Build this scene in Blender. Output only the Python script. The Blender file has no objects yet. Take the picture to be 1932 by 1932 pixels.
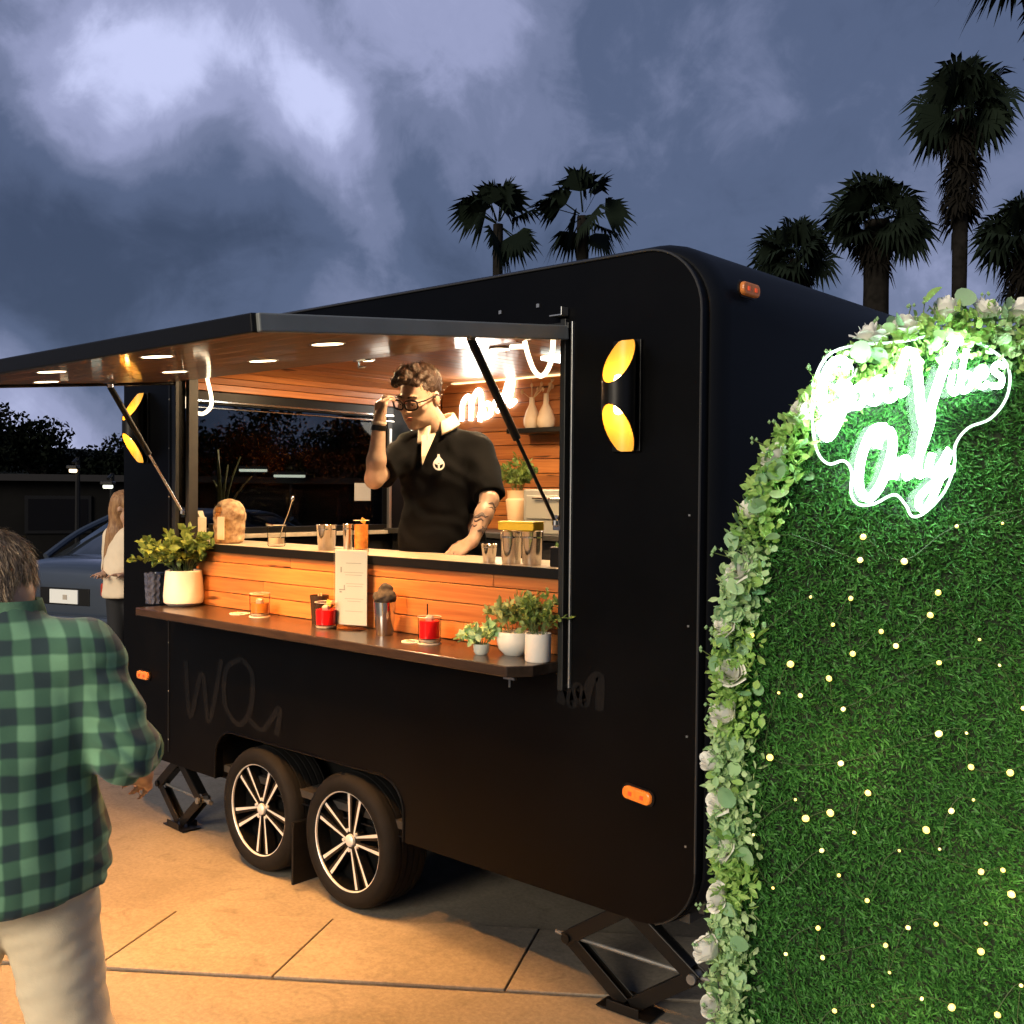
import bpy, bmesh, math, random
import numpy as np
from mathutils import Vector, Matrix, noise as mnoise

# ------------------------------------------------------------------ camera, sky, sun, exposure
scene = bpy.context.scene
COL = scene.collection
CAM = Vector((1.62704, -2.66574, 1.67630))
YAW, PITCH, ROLL = 0.726323, -0.019755, 0.008769
_f = Vector((-math.sin(YAW) * math.cos(PITCH), math.cos(YAW) * math.cos(PITCH), math.sin(PITCH)))
_r0 = Vector((math.cos(YAW), math.sin(YAW), 0.0))
_u0 = _r0.cross(_f)
_r = _r0 * math.cos(ROLL) + _u0 * math.sin(ROLL)
_u = _u0 * math.cos(ROLL) - _r0 * math.sin(ROLL)
cam_data = bpy.data.cameras.new('camera')
cam_data.sensor_width = 36.0
cam_data.lens = 36.675
cam_data.clip_start = 0.05
cam_data.clip_end = 2000.0
cam = bpy.data.objects.new('camera', cam_data)
COL.objects.link(cam)
M = Matrix((( _r.x, _u.x, -_f.x, CAM.x), (_r.y, _u.y, -_f.y, CAM.y), (_r.z, _u.z, -_f.z, CAM.z), (0, 0, 0, 1)))
cam.matrix_world = M
scene.camera = cam

def ray(px, py):
    """direction seen at a pixel of the 1932-pixel wide photograph (used for sky directions and for far trees)"""
    return _f + _r * ((px - 966) / 1968.2) - _u * ((py - 966) / 1968.2)

scene.view_settings.view_transform = 'Standard'
scene.view_settings.look = 'None'
scene.view_settings.exposure = 1.05
scene.view_settings.gamma = 1.0
scene.view_settings.use_curve_mapping = False
scene.cycles.use_denoising = True
scene.cycles.sample_clamp_indirect = 4.0
scene.cycles.max_bounces = 5
scene.cycles.diffuse_bounces = 3
scene.cycles.glossy_bounces = 3
scene.cycles.transmission_bounces = 4
scene.cycles.transparent_max_bounces = 8
scene.cycles.use_adaptive_sampling = True
scene.cycles.adaptive_threshold = 0.03
scene.cycles.caustics_reflective = False
scene.cycles.caustics_refractive = False

SUN_EL, SUN_AZ = math.radians(19.4), math.radians(173.7)

def build_world():
    w = bpy.data.worlds.new('World')
    scene.world = w
    w.use_nodes = True
    w.cycles.sampling_method = 'NONE'
    nt = w.node_tree
    nt.nodes.clear()
    N, Lk = nt.nodes.new, nt.links.new
    out = N('ShaderNodeOutputWorld')
    bg = N('ShaderNodeBackground'); bg.inputs['Strength'].default_value = 0.53
    Lk(bg.outputs[0], out.inputs[0])
    sky = N('ShaderNodeTexSky'); sky.sky_type = 'NISHITA'; sky.sun_disc = False
    sky.sun_elevation = SUN_EL; sky.sun_rotation = SUN_AZ
    tc = N('ShaderNodeTexCoord')
    def math_(op, a, b=None, clamp=False):
        n = N('ShaderNodeMath'); n.operation = op; n.use_clamp = clamp
        for i, v in enumerate((a, b)):
            if v is None: continue
            if isinstance(v, (int, float)): n.inputs[i].default_value = v
            else: Lk(v, n.inputs[i])
        return n.outputs[0]
    def vmath(op, a, b=None):
        n = N('ShaderNodeVectorMath'); n.operation = op
        for i, v in enumerate((a, b)):
            if v is None: continue
            if isinstance(v, (tuple, Vector)): n.inputs[i].default_value = tuple(v)
            else: Lk(v, n.inputs[i])
        return n
    def noise(vec, scale, detail=5.0, rough=0.5, dist=0.0):
        n = N('ShaderNodeTexNoise'); n.inputs['Scale'].default_value = scale
        n.inputs['Detail'].default_value = detail; n.inputs['Roughness'].default_value = rough
        n.inputs['Distortion'].default_value = dist
        Lk(vec, n.inputs['Vector']); return n
    d = tc.outputs['Generated']
    nw = noise(d, 3.2, 3.0, 0.5)
    off = vmath('SUBTRACT', nw.outputs['Color'], (0.5, 0.5, 0.5))
    sc = N('ShaderNodeVectorMath'); sc.operation = 'SCALE'; sc.inputs['Scale'].default_value = 0.26
    Lk(off.outputs[0], sc.inputs[0])
    dw = vmath('ADD', d, sc.outputs[0]).outputs[0]
    n1 = noise(dw, 2.6, 7.0, 0.52)
    n2 = noise(dw, 6.5, 8.0, 0.60, 0.25)
    n3 = noise(d, 15.0, 6.0, 0.62, 0.6)
    total = math_('MULTIPLY', n1.outputs['Fac'], 0.75)
    total = math_('ADD', total, math_('MULTIPLY', n2.outputs['Fac'], 0.46))
    total = math_('ADD', total, math_('MULTIPLY', math_('SUBTRACT', n3.outputs['Fac'], 0.5), 0.22))
    # breaks and banks in the cloud sheet, as directions
    blobs = [((170, 190), 0.13, 0.22), ((330, 165), 0.17, 0.32), ((540, 235), 0.12, 0.19), ((700, 60), 0.28, 0.27), ((900, 330), .30, -.16), ((720, 430), .16, -.12), ((150, 40), 0.22, 0.10),
             ((650, 520), 0.14, 0.30), ((1050, 20), 0.30, 0.12), ((330, 560), 0.30, -0.17), ((430, 300), 0.11, -0.20), ((60, 420), 0.22, -0.16),
             ((1500, 250), 0.35, -0.05), ((640, 300), 0.08, 0.12), ((100, 815), .13, .50)]
    for (px, py), rad, amp in blobs:
        v = ray(px, py).normalized()
        dist = vmath('DISTANCE', dw, v).outputs['Value']
        mr = N('ShaderNodeMapRange'); mr.interpolation_type = 'SMOOTHERSTEP'
        mr.inputs['From Min'].default_value = rad; mr.inputs['From Max'].default_value = 0.0
        mr.inputs['To Min'].default_value = 0.0; mr.inputs['To Max'].default_value = amp
        Lk(dist, mr.inputs['Value'])
        total = math_('ADD', total, mr.outputs['Result'])
    ramp = N('ShaderNodeValToRGB')
    cr = ramp.color_ramp
    cr.interpolation = 'EASE'
    cr.elements[0].position = 0.34; cr.elements[0].color = (0.040, 0.058, 0.112, 1)
    cr.elements[1].position = 1.0; cr.elements[1].color = (0.53, 0.57, 0.84, 1)
    for p_, c_ in ((0.56, (0.080, 0.108, 0.195, 1)), (0.69, (0.150, 0.180, 0.300, 1)), (0.84, (0.285, 0.315, 0.50, 1))):
        e = cr.elements.new(p_); e.color = c_
    Lk(total, ramp.inputs[0])
    # a touch of clear dusk sky through the sheet
    skys = N('ShaderNodeVectorMath'); skys.operation = 'SCALE'; skys.inputs['Scale'].default_value = 0.004
    Lk(sky.outputs[0], skys.inputs[0])
    add = vmath('ADD', ramp.outputs[0], skys.outputs[0])
    Lk(add.outputs[0], bg.inputs['Color'])
build_world()

sun_data = bpy.data.lights.new('sun', 'SUN')
sun_data.energy = 1.5
sun_data.angle = math.radians(25)
sun_data.color = (1.0, 0.86, 0.66)
sun = bpy.data.objects.new('sun', sun_data)
COL.objects.link(sun)
# light comes from behind the photographer, low
sun_dir = Vector((0.10, -0.90, 0.32)).normalized()
sun.rotation_euler = sun_dir.to_track_quat('Z', 'Y').to_euler()

# ------------------------------------------------------------------ helpers
RNG = random.Random(7)
def R(a): return math.radians(a)

MATS = {}
def mat(name, col, rough=0.5, metal=0.0, var=0.0, vscale=8.0, bump=0.0, bscale=60.0, coat=0.0, emit=None, estr=0.0,
        trans=0.0, sheen=0.0, col2=None, stretch=None, spec=0.5, rvar=0.0, ior=1.45, sss=0.0, objrand=0.0):
    if name in MATS: return MATS[name]
    m = bpy.data.materials.new(name); m.use_nodes = True
    nt = m.node_tree; b = nt.nodes['Principled BSDF']
    b.inputs['Roughness'].default_value = rough; b.inputs['Metallic'].default_value = metal
    b.inputs['Coat Weight'].default_value = coat; b.inputs['Coat Roughness'].default_value = 0.06
    b.inputs['Specular IOR Level'].default_value = spec
    b.inputs['IOR'].default_value = ior
    b.inputs['Transmission Weight'].default_value = trans
    b.inputs['Sheen Weight'].default_value = sheen
    if sss:
        b.inputs['Subsurface Weight'].default_value = sss
        b.inputs['Subsurface Radius'].default_value = (0.02, 0.008, 0.004)
        b.inputs['Subsurface Scale'].default_value = 0.5
    c = (*col, 1)
    b.inputs['Base Color'].default_value = c
    if emit:
        b.inputs['Emission Color'].default_value = (*emit, 1); b.inputs['Emission Strength'].default_value = estr
    tc = nt.nodes.new('ShaderNodeTexCoord')
    vec = tc.outputs['Object']
    if objrand:
        oi = nt.nodes.new('ShaderNodeObjectInfo')
        ad = nt.nodes.new('ShaderNodeVectorMath'); ad.operation = 'SCALE'; ad.inputs[0].default_value = (37, 53, 71)
        nt.links.new(oi.outputs['Random'], ad.inputs['Scale'])
        a2 = nt.nodes.new('ShaderNodeVectorMath'); a2.operation = 'ADD'
        nt.links.new(vec, a2.inputs[0]); nt.links.new(ad.outputs[0], a2.inputs[1]); vec = a2.outputs[0]
    if stretch:
        mp = nt.nodes.new('ShaderNodeMapping'); mp.inputs['Scale'].default_value = stretch
        nt.links.new(vec, mp.inputs['Vector']); vec = mp.outputs[0]
    if var or rvar:
        nz = nt.nodes.new('ShaderNodeTexNoise'); nz.inputs['Scale'].default_value = vscale; nz.inputs['Detail'].default_value = 6
        nz.inputs['Roughness'].default_value = 0.6
        nt.links.new(vec, nz.inputs['Vector'])
        if var:
            rp = nt.nodes.new('ShaderNodeValToRGB')
            rp.color_ramp.elements[0].position = 0.32; rp.color_ramp.elements[1].position = 0.70
            c2 = col2 or tuple(x * (1 - var) for x in col)
            c1 = col if col2 else tuple(min(1, x * (1 + var)) for x in col)
            rp.color_ramp.elements[0].color = (*c2, 1); rp.color_ramp.elements[1].color = (*c1, 1)
            nt.links.new(nz.outputs['Fac'], rp.inputs[0])
            last = rp.outputs[0]
            if objrand:
                hs = nt.nodes.new('ShaderNodeHueSaturation')
                mr = nt.nodes.new('ShaderNodeMapRange'); mr.inputs['To Min'].default_value = 1 - objrand; mr.inputs['To Max'].default_value = 1 + objrand
                nt.links.new(oi.outputs['Random'], mr.inputs['Value']); nt.links.new(mr.outputs[0], hs.inputs['Value'])
                nt.links.new(last, hs.inputs['Color']); last = hs.outputs[0]
            nt.links.new(last, b.inputs['Base Color'])
        if rvar:
            mr = nt.nodes.new('ShaderNodeMapRange'); mr.inputs['To Min'].default_value = max(0, rough - rvar); mr.inputs['To Max'].default_value = min(1, rough + rvar)
            nt.links.new(nz.outputs['Fac'], mr.inputs['Value']); nt.links.new(mr.outputs[0], b.inputs['Roughness'])
    if bump:
        nb = nt.nodes.new('ShaderNodeTexNoise'); nb.inputs['Scale'].default_value = bscale; nb.inputs['Detail'].default_value = 4
        nt.links.new(vec, nb.inputs['Vector'])
        bp = nt.nodes.new('ShaderNodeBump'); bp.inputs['Strength'].default_value = bump; bp.inputs['Distance'].default_value = 0.01
        nt.links.new(nb.outputs['Fac'], bp.inputs['Height']); nt.links.new(bp.outputs[0], b.inputs['Normal'])
    MATS[name] = m
    return m

def wood_mat(name, c1, c2, rough=0.4, coat=0.3, crough=0.12):
    if name in MATS: return MATS[name]
    m = bpy.data.materials.new(name); m.use_nodes = True
    nt = m.node_tree; b = nt.nodes['Principled BSDF']; N = nt.nodes.new; Lk = nt.links.new
    tc = N('ShaderNodeTexCoord'); oi = N('ShaderNodeObjectInfo')
    sc = N('ShaderNodeVectorMath'); sc.operation = 'SCALE'; sc.inputs[0].default_value = (31, 17, 23); Lk(oi.outputs['Random'], sc.inputs['Scale'])
    ad = N('ShaderNodeVectorMath'); ad.operation = 'ADD'; Lk(tc.outputs['Object'], ad.inputs[0]); Lk(sc.outputs[0], ad.inputs[1])
    mp = N('ShaderNodeMapping'); mp.inputs['Scale'].default_value = (1.1, 14, 26); Lk(ad.outputs[0], mp.inputs['Vector'])
    n1 = N('ShaderNodeTexNoise'); n1.inputs['Scale'].default_value = 1.6; n1.inputs['Detail'].default_value = 8; n1.inputs['Roughness'].default_value = 0.62
    n1.inputs['Distortion'].default_value = 0.6
    Lk(mp.outputs[0], n1.inputs['Vector'])
    rp = N('ShaderNodeValToRGB'); rp.color_ramp.elements[0].position = 0.30; rp.color_ramp.elements[1].position = 0.66
    rp.color_ramp.elements[0].color = (*c2, 1); rp.color_ramp.elements[1].color = (*c1, 1)
    Lk(n1.outputs['Fac'], rp.inputs[0])
    # occasional dark knots and checks
    mp2 = N('ShaderNodeMapping'); mp2.inputs['Scale'].default_value = (2.2, 16, 22); Lk(ad.outputs[0], mp2.inputs['Vector'])
    n2 = N('ShaderNodeTexNoise'); n2.inputs['Scale'].default_value = 1.4; n2.inputs['Detail'].default_value = 2; Lk(mp2.outputs[0], n2.inputs['Vector'])
    mr = N('ShaderNodeMapRange'); mr.inputs['From Min'].default_value = 0.69; mr.inputs['From Max'].default_value = 0.76; Lk(n2.outputs['Fac'], mr.inputs['Value'])
    mx = N('ShaderNodeMix'); mx.data_type = 'RGBA'; mx.inputs['B'].default_value = (c2[0] * .22, c2[1] * .2, c2[2] * .2, 1)
    Lk(mr.outputs[0], mx.inputs['Factor']); Lk(rp.outputs[0], mx.inputs['A'])
    hs = N('ShaderNodeHueSaturation'); v = N('ShaderNodeMapRange'); v.inputs['To Min'].default_value = 0.78; v.inputs['To Max'].default_value = 1.2
    Lk(oi.outputs['Random'], v.inputs['Value']); Lk(v.outputs[0], hs.inputs['Value']); Lk(mx.outputs['Result'], hs.inputs['Color'])
    Lk(hs.outputs[0], b.inputs['Base Color'])
    b.inputs['Roughness'].default_value = rough; b.inputs['Coat Weight'].default_value = coat; b.inputs['Coat Roughness'].default_value = crough
    bp = N('ShaderNodeBump'); bp.inputs['Strength'].default_value = 0.25; bp.inputs['Distance'].default_value = 0.004
    Lk(n1.outputs['Fac'], bp.inputs['Height']); Lk(bp.outputs[0], b.inputs['Normal'])
    MATS[name] = m
    return m

def tag(o, label=None, cat=None, group=None, kind=None):
    if label: o['label'] = label
    if cat: o['category'] = cat
    if group: o['group'] = group
    if kind: o['kind'] = kind
    return o

def empty(name, loc=(0, 0, 0), rz=0.0, parent=None):
    o = bpy.data.objects.new(name, None); COL.objects.link(o)
    o.empty_display_size = 0.1
    o.location = loc; o.rotation_euler = (0, 0, rz)
    if parent: o.parent = parent
    return o

def thing(name, label, cat, loc=(0, 0, 0), rz=0.0, group=None):
    return tag(empty(name, loc, rz), label, cat, group)

def link_mesh(name, me, parent=None, loc=(0, 0, 0), rot=(0, 0, 0), scale=None):
    o = bpy.data.objects.new(name, me); COL.objects.link(o)
    o.location = loc; o.rotation_euler = rot
    if scale: o.scale = scale if isinstance(scale, (tuple, Vector)) else (scale,) * 3
    if parent: o.parent = parent
    return o

class MB:
    """collects shapes, builds ONE mesh object"""
    def __init__(s): s.v = []; s.f = []; s.mi = []; s.cur = 0
    def add(s, vs, fs):
        n = len(s.v); s.v.extend([tuple(v) for v in vs]); s.f.extend([tuple(i + n for i in f) for f in fs]); s.mi.extend([s.cur] * len(fs)); return s
    def box(s, c, d, M=None):
        x, y, z = [k / 2 for k in d]
        vs = [Vector((sx * x, sy * y, sz * z)) for sx in (-1, 1) for sy in (-1, 1) for sz in (-1, 1)]
        if M: vs = [M @ v for v in vs]
        vs = [v + Vector(c) for v in vs]
        return s.add(vs, [(0, 1, 3, 2), (4, 6, 7, 5), (0, 4, 5, 1), (2, 3, 7, 6), (0, 2, 6, 4), (1, 5, 7, 3)])
    def tube(s, pts, r, seg=8, caps=True, close=False):
        pts = [Vector(p) for p in pts]; n = len(pts)
        rs = r if isinstance(r, (list, tuple)) else [r] * n
        rings = []; prev = None
        for i, p in enumerate(pts):
            if close: t = pts[(i + 1) % n] - pts[i - 1]
            else: t = pts[min(i + 1, n - 1)] - pts[max(i - 1, 0)]
            t = t.normalized() if t.length > 1e-9 else Vector((0, 0, 1))
            if prev is None:
                a = Vector((0, 0, 1)) if abs(t.z) < 0.9 else Vector((1, 0, 0))
                nrm = (a - t * a.dot(t)).normalized()
            else:
                nrm = prev - t * prev.dot(t)
                nrm = nrm.normalized() if nrm.length > 1e-6 else prev
            prev = nrm; b = t.cross(nrm)
            rings.append([p + (nrm * math.cos(2 * math.pi * k / seg) + b * math.sin(2 * math.pi * k / seg)) * rs[i] for k in range(seg)])
        vs = [v for ring in rings for v in ring]; fs = []
        m = n if close else n - 1
        for i in range(m):
            j = (i + 1) % n
            for k in range(seg):
                k2 = (k + 1) % seg
                fs.append((i * seg + k, i * seg + k2, j * seg + k2, j * seg + k))
        if caps and not close:
            fs.append(tuple(reversed(range(seg)))); fs.append(tuple((n - 1) * seg + k for k in range(seg)))
        return s.add(vs, fs)
    def lathe(s, prof, c=(0, 0, 0), seg=24, M=None, cap=True):
        vs = []; fs = []; n = len(prof)
        for (r, z) in prof:
            for k in range(seg):
                a = 2 * math.pi * k / seg; v = Vector((r * math.cos(a), r * math.sin(a), z))
                if M: v = M @ v
                vs.append(v + Vector(c))
        for i in range(n - 1):
            for k in range(seg):
                k2 = (k + 1) % seg
                fs.append((i * seg + k, i * seg + k2, (i + 1) * seg + k2, (i + 1) * seg + k))
        if cap:
            if prof[0][0] > 1e-5: fs.append(tuple(reversed(range(seg))))
            if prof[-1][0] > 1e-5: fs.append(tuple((n - 1) * seg + k for k in range(seg)))
        return s.add(vs, fs)
    def prism(s, poly, t, M=None):
        """2D polygon (x,z) extruded along y by t"""
        n = len(poly); vs = [Vector((x, 0, z)) for x, z in poly] + [Vector((x, t, z)) for x, z in poly]
        if M: vs = [M @ v for v in vs]
        return s.add(vs, [tuple(range(n)), tuple(reversed(range(n, 2 * n)))] + [(i, i + n, (i + 1) % n + n, (i + 1) % n) for i in range(n)])
    def mesh(s, name, mats, smooth=False):
        me = bpy.data.meshes.new(name); me.from_pydata(s.v, [], s.f); me.update()
        for m in (mats if isinstance(mats, (list, tuple)) else [mats]): me.materials.append(m)
        me.polygons.foreach_set('material_index', s.mi)
        bm = bmesh.new(); bm.from_mesh(me); bmesh.ops.remove_doubles(bm, verts=bm.verts, dist=1e-6); bmesh.ops.recalc_face_normals(bm, faces=bm.faces); bm.to_mesh(me); bm.free()
        if smooth:
            me.polygons.foreach_set('use_smooth', [True] * len(me.polygons))
            me.set_sharp_from_angle(angle=R(40))
        return me
    def build(s, name, mats, parent=None, loc=(0, 0, 0), rot=(0, 0, 0), smooth=False, bevel=0.0):
        o = link_mesh(name, s.mesh(name, mats, smooth), parent, loc, rot)
        if bevel:
            b = o.modifiers.new('bevel', 'BEVEL'); b.width = bevel; b.segments = 2; b.limit_method = 'ANGLE'; b.angle_limit = R(40); b.harden_normals = False
        return o

def box(name, c, d, m, parent=None, bevel=0.003, rot=(0, 0, 0)):
    return MB().box((0, 0, 0), d).build(name, m, parent, c, rot, bevel=bevel)

def rrect(x0, x1, z0, z1, r, seg=8):
    out = []
    for cx, cz, a0 in ((x1 - r, z0 + r, -90), (x1 - r, z1 - r, 0), (x0 + r, z1 - r, 90), (x0 + r, z0 + r, 180)):
        for k in range(seg + 1):
            a = R(a0 + 90 * k / seg); out.append((cx + r * math.cos(a), cz + r * math.sin(a)))
    return out

def catmull(pts, n=6, close=False):
    pts = [Vector(p) for p in pts]; out = []; m = len(pts)
    rng = range(m if close else m - 1)
    for i in rng:
        p1, p2 = pts[i], pts[(i + 1) % m]
        p0 = pts[i - 1] if (close or i > 0) else p1; p3 = pts[(i + 2) % m] if (close or i + 2 < m) else p2
        for k in range(n):
            t = k / n
            out.append(0.5 * ((2 * p1) + (p2 - p0) * t + (2 * p0 - 5 * p1 + 4 * p2 - p3) * t * t + (3 * p1 - p0 - 3 * p2 + p3) * t ** 3))
    if not close: out.append(pts[-1])
    return out

def lamp(name, kind, energy, col, loc, parent=None, size=0.05, direction=None, spot=None):
    d = bpy.data.lights.new(name, kind); d.energy = energy; d.color = col
    if kind == 'AREA':
        d.shape = 'DISK'; d.size = size
        if spot: d.spread = R(spot)
    else: d.shadow_soft_size = size
    if kind == 'SPOT' and spot: d.spot_size = R(spot); d.spot_blend = 0.6
    o = bpy.data.objects.new(name, d); COL.objects.link(o)
    o.location = loc
    if direction: o.rotation_euler = (-Vector(direction)).to_track_quat('Z', 'Y').to_euler()
    if parent: o.parent = parent
    return o

# ---- signed-distance figures -> one continuous surface (naive surface nets)
class SDF:
    def __init__(s, lo, hi, res):
        s.lo = np.array(lo, np.float32); s.res = res
        s.n = np.ceil((np.array(hi) - np.array(lo)) / res).astype(int) + 1
        s.g = np.full(s.n, 1.0, np.float32)
    def _blk(s, mn, mx, pad):
        a = np.maximum(np.floor((mn - pad - s.lo) / s.res).astype(int), 0); b = np.minimum(np.ceil((mx + pad - s.lo) / s.res).astype(int) + 1, s.n)
        if (b <= a).any(): return None
        ax = [s.lo[i] + s.res * np.arange(a[i], b[i], dtype=np.float32) for i in range(3)]
        P = np.stack(np.meshgrid(*ax, indexing='ij'), -1)
        return (slice(a[0], b[0]), slice(a[1], b[1]), slice(a[2], b[2])), P
    def _mix(s, sl, d, k, sub=False):
        o = s.g[sl]
        if sub:
            d = -d
            h = np.clip(.5 - .5 * (d - o) / k * -1, 0, 1) if False else None
            s.g[sl] = np.maximum(o, d); return
        h = np.clip(.5 + .5 * (o - d) / k, 0, 1)
        s.g[sl] = o * (1 - h) + d * h - k * h * (1 - h)
    def cone(s, a, b, ra, rb, k=.02, sub=False, flat=None):
        a = np.array(a, np.float32); b = np.array(b, np.float32); rm = max(ra, rb)
        t = s._blk(np.minimum(a, b), np.maximum(a, b), rm + k + 3 * s.res)
        if t is None: return
        sl, P = t; ab = b - a; L2 = max(float(ab @ ab), 1e-9)
        h = np.clip(((P - a) @ ab) / L2, 0, 1)
        q = P - (a + h[..., None] * ab)
        d = np.sqrt((q ** 2).sum(-1)) - (ra + (rb - ra) * h)
        s._mix(sl, d.astype(np.float32), k, sub)
    def ell(s, c, r, k=.02, rot=None, sub=False):
        c = np.array(c, np.float32); r = np.array(r, np.float32); rm = float(r.max())
        t = s._blk(c, c, rm + k + 3 * s.res)
        if t is None: return
        sl, P = t; q = P - c
        if rot is not None: q = q @ np.array(rot, np.float32)   # world -> local with columns = axes
        k0 = np.sqrt(((q / r) ** 2).sum(-1)); k1 = np.sqrt(((q / (r * r)) ** 2).sum(-1))
        d = np.where(k1 > 1e-9, k0 * (k0 - 1) / np.maximum(k1, 1e-9), -r.min())
        s._mix(sl, d.astype(np.float32), k, sub)
    def cut(s, point, normal, lo=None, hi=None):
        """remove everything on the side the normal points to (within lo..hi if given)"""
        ax = [s.lo[i] + s.res * np.arange(s.n[i], dtype=np.float32) for i in range(3)]
        n = np.array(normal, np.float32); n /= np.linalg.norm(n); p = np.array(point, np.float32)
        d = (ax[0][:, None, None] - p[0]) * n[0] + (ax[1][None, :, None] - p[1]) * n[1] + (ax[2][None, None, :] - p[2]) * n[2]
        if lo is not None:
            inb = np.ones(s.g.shape, bool)
            for i in range(3):
                sh_ = [1, 1, 1]; sh_[i] = -1
                inb &= ((ax[i] >= lo[i]) & (ax[i] <= hi[i])).reshape(sh_)
            d = np.where(inb, d, -1.0)
        s.g = np.maximum(s.g, d).astype(np.float32)
    def verts_faces(s):
        g = s.g; n = np.array(g.shape); ins = g < 0
        c = [(i, j, k) for i in (0, 1) for j in (0, 1) for k in (0, 1)]
        def sub(i, j, k, A=g): return A[i:n[0] - 1 + i, j:n[1] - 1 + j, k:n[2] - 1 + k]
        cnt = sum(sub(*q, A=ins).astype(np.int8) for q in c)
        act = (cnt > 0) & (cnt < 8)
        idx = np.argwhere(act)
        vid = np.full(act.shape, -1, np.int64); vid[act] = np.arange(len(idx))
        vals = {q: sub(*q)[act] for q in c}
        acc = np.zeros((len(idx), 3)); m = np.zeros(len(idx))
        for q in c:
            for ax in range(3):
                if q[ax] == 0:
                    q2 = list(q); q2[ax] = 1; q2 = tuple(q2)
                    a, b = vals[q], vals[q2]; cr = (a < 0) != (b < 0)
                    t = np.where(cr, a / np.where(cr, a - b, 1), 0)
                    p = np.zeros((len(idx), 3)); p[:] = q; p[:, ax] = t
                    acc[cr] += p[cr]; m[cr] += 1
        V = (idx + acc / m[:, None]) * s.res + s.lo
        F = []
        for ax in range(3):
            o = [(1, 2), (2, 0), (0, 1)][ax]
            sl0 = [slice(None)] * 3; sl1 = [slice(None)] * 3
            sl0[ax] = slice(0, n[ax] - 1); sl1[ax] = slice(1, n[ax])
            cr = ins[tuple(sl0)] != ins[tuple(sl1)]
            e = np.argwhere(cr); st = ins[tuple(sl0)][cr]
            ok = (e[:, o[0]] > 0) & (e[:, o[1]] > 0) & (e[:, o[0]] < n[o[0]] - 1) & (e[:, o[1]] < n[o[1]] - 1)
            e = e[ok]; st = st[ok]
            q = []
            for du, dv in ((0, 0), (1, 0), (1, 1), (0, 1)):
                k = e.copy(); k[:, o[0]] -= du; k[:, o[1]] -= dv
                q.append(vid[k[:, 0], k[:, 1], k[:, 2]])
            q = np.stack(q, 1); q[~st] = q[~st][:, ::-1]
            F.append(q)
        return V, np.concatenate(F)
    def build(s, name, m, parent=None, wrinkle=None, smooth_it=2):
        V, F = s.verts_faces()
        F = F[(F >= 0).all(1)]
        me = bpy.data.meshes.new(name)
        me.from_pydata([tuple(v) for v in V], [], [tuple(int(i) for i in f) for f in F]); me.update()
        if wrinkle or smooth_it:
            bm = bmesh.new(); bm.from_mesh(me)
            for _ in range(smooth_it): bmesh.ops.smooth_vert(bm, verts=bm.verts, factor=.5, use_axis_x=True, use_axis_y=True, use_axis_z=True)
            bm.normal_update()
            if wrinkle:
                for v in bm.verts: v.co += v.normal * wrinkle(v.co)
            bmesh.ops.recalc_face_normals(bm, faces=bm.faces)
            bm.to_mesh(me); bm.free()
        for mm in (m if isinstance(m, (list, tuple)) else [m]): me.materials.append(mm)
        me.polygons.foreach_set('use_smooth', [True] * len(me.polygons))
        return link_mesh(name, me, parent)
# ------------------------------------------------------------------ shared materials
m_black = mat('black_body_paint', (0.0016, 0.0017, 0.0021), 0.34, 0.0, var=0.35, vscale=2.0, bump=0.02, bscale=5, spec=0.13, rvar=0.06)
m_skin_paint = mat('roof_skin_paint', (0.0022, 0.003, 0.005), 0.5, 0.0, var=0.3, vscale=1.5, spec=0.22, rvar=0.06)
m_blacktrim = mat('black_trim', (0.005, 0.005, 0.005), 0.38, 0.0, spec=.3, bump=0.02, bscale=80)
m_alu = mat('brushed_aluminium', (0.42, 0.43, 0.43), 0.38, 0.9, var=0.12, vscale=30, stretch=(1, 30, 30))
m_darkalu = mat('dark_anodised_edge', (0.016, 0.017, 0.017), 0.42, 0.2, var=0.12, vscale=20)
m_chrome = mat('polished_steel', (0.72, 0.70, 0.67), 0.12, 1.0, rvar=0.06, vscale=14)
m_steel = mat('galvanised_steel', (0.20, 0.195, 0.185), 0.45, 0.5, var=0.25, vscale=30)
m_rubber = mat('tyre_rubber', (0.0055, 0.0053, 0.0052), 0.7, 0.0, spec=.2, var=0.4, vscale=14, bump=0.08, bscale=120)
m_rimblack = mat('rim_black', (0.008, 0.008, 0.008), 0.25, 0.3)
m_rimcut = mat('rim_machined_face', (0.72, 0.71, 0.69), 0.34, 0.35, rvar=.08, vscale=40)
m_wood = wood_mat('oiled_cedar', (0.54, 0.205, 0.055), (0.32, 0.098, 0.024), 0.42, 0.12)
m_woodgloss = wood_mat('lacquered_walnut_boards', (0.34, 0.185, 0.095), (0.20, 0.098, 0.046), 0.38, 0.6, 0.07)
m_shelf = mat('dark_brown_shelf_top', (0.026, 0.017, 0.012), 0.30, 0.0, var=0.35, vscale=9, stretch=(1, 8, 8), coat=0.2, bump=.03, bscale=40)
m_bartop = mat('pale_counter_top', (0.46, 0.38, 0.28), 0.32, 0.0, var=0.2, vscale=20)
m_darkpanel = mat('dark_lining_panel', (0.03, 0.028, 0.026), 0.5, 0.0, var=0.3, vscale=6)
m_gold = mat('gold_reflector', (0.80, 0.46, 0.07), 0.38, 0.0, var=.05, vscale=10)
m_amber = mat('amber_marker_lens', (0.75, 0.17, 0.02), 0.25, 0.0, var=.25, vscale=60, emit=(1.0, 0.25, 0.03), estr=0.16)
m_amberdim = mat('amber_marker_lens_dim', (0.60, 0.20, 0.05), 0.25, 0.0, var=.25, vscale=60, emit=(1.0, 0.28, 0.06), estr=0.03)  # duller amber base with weaker emission
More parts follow.
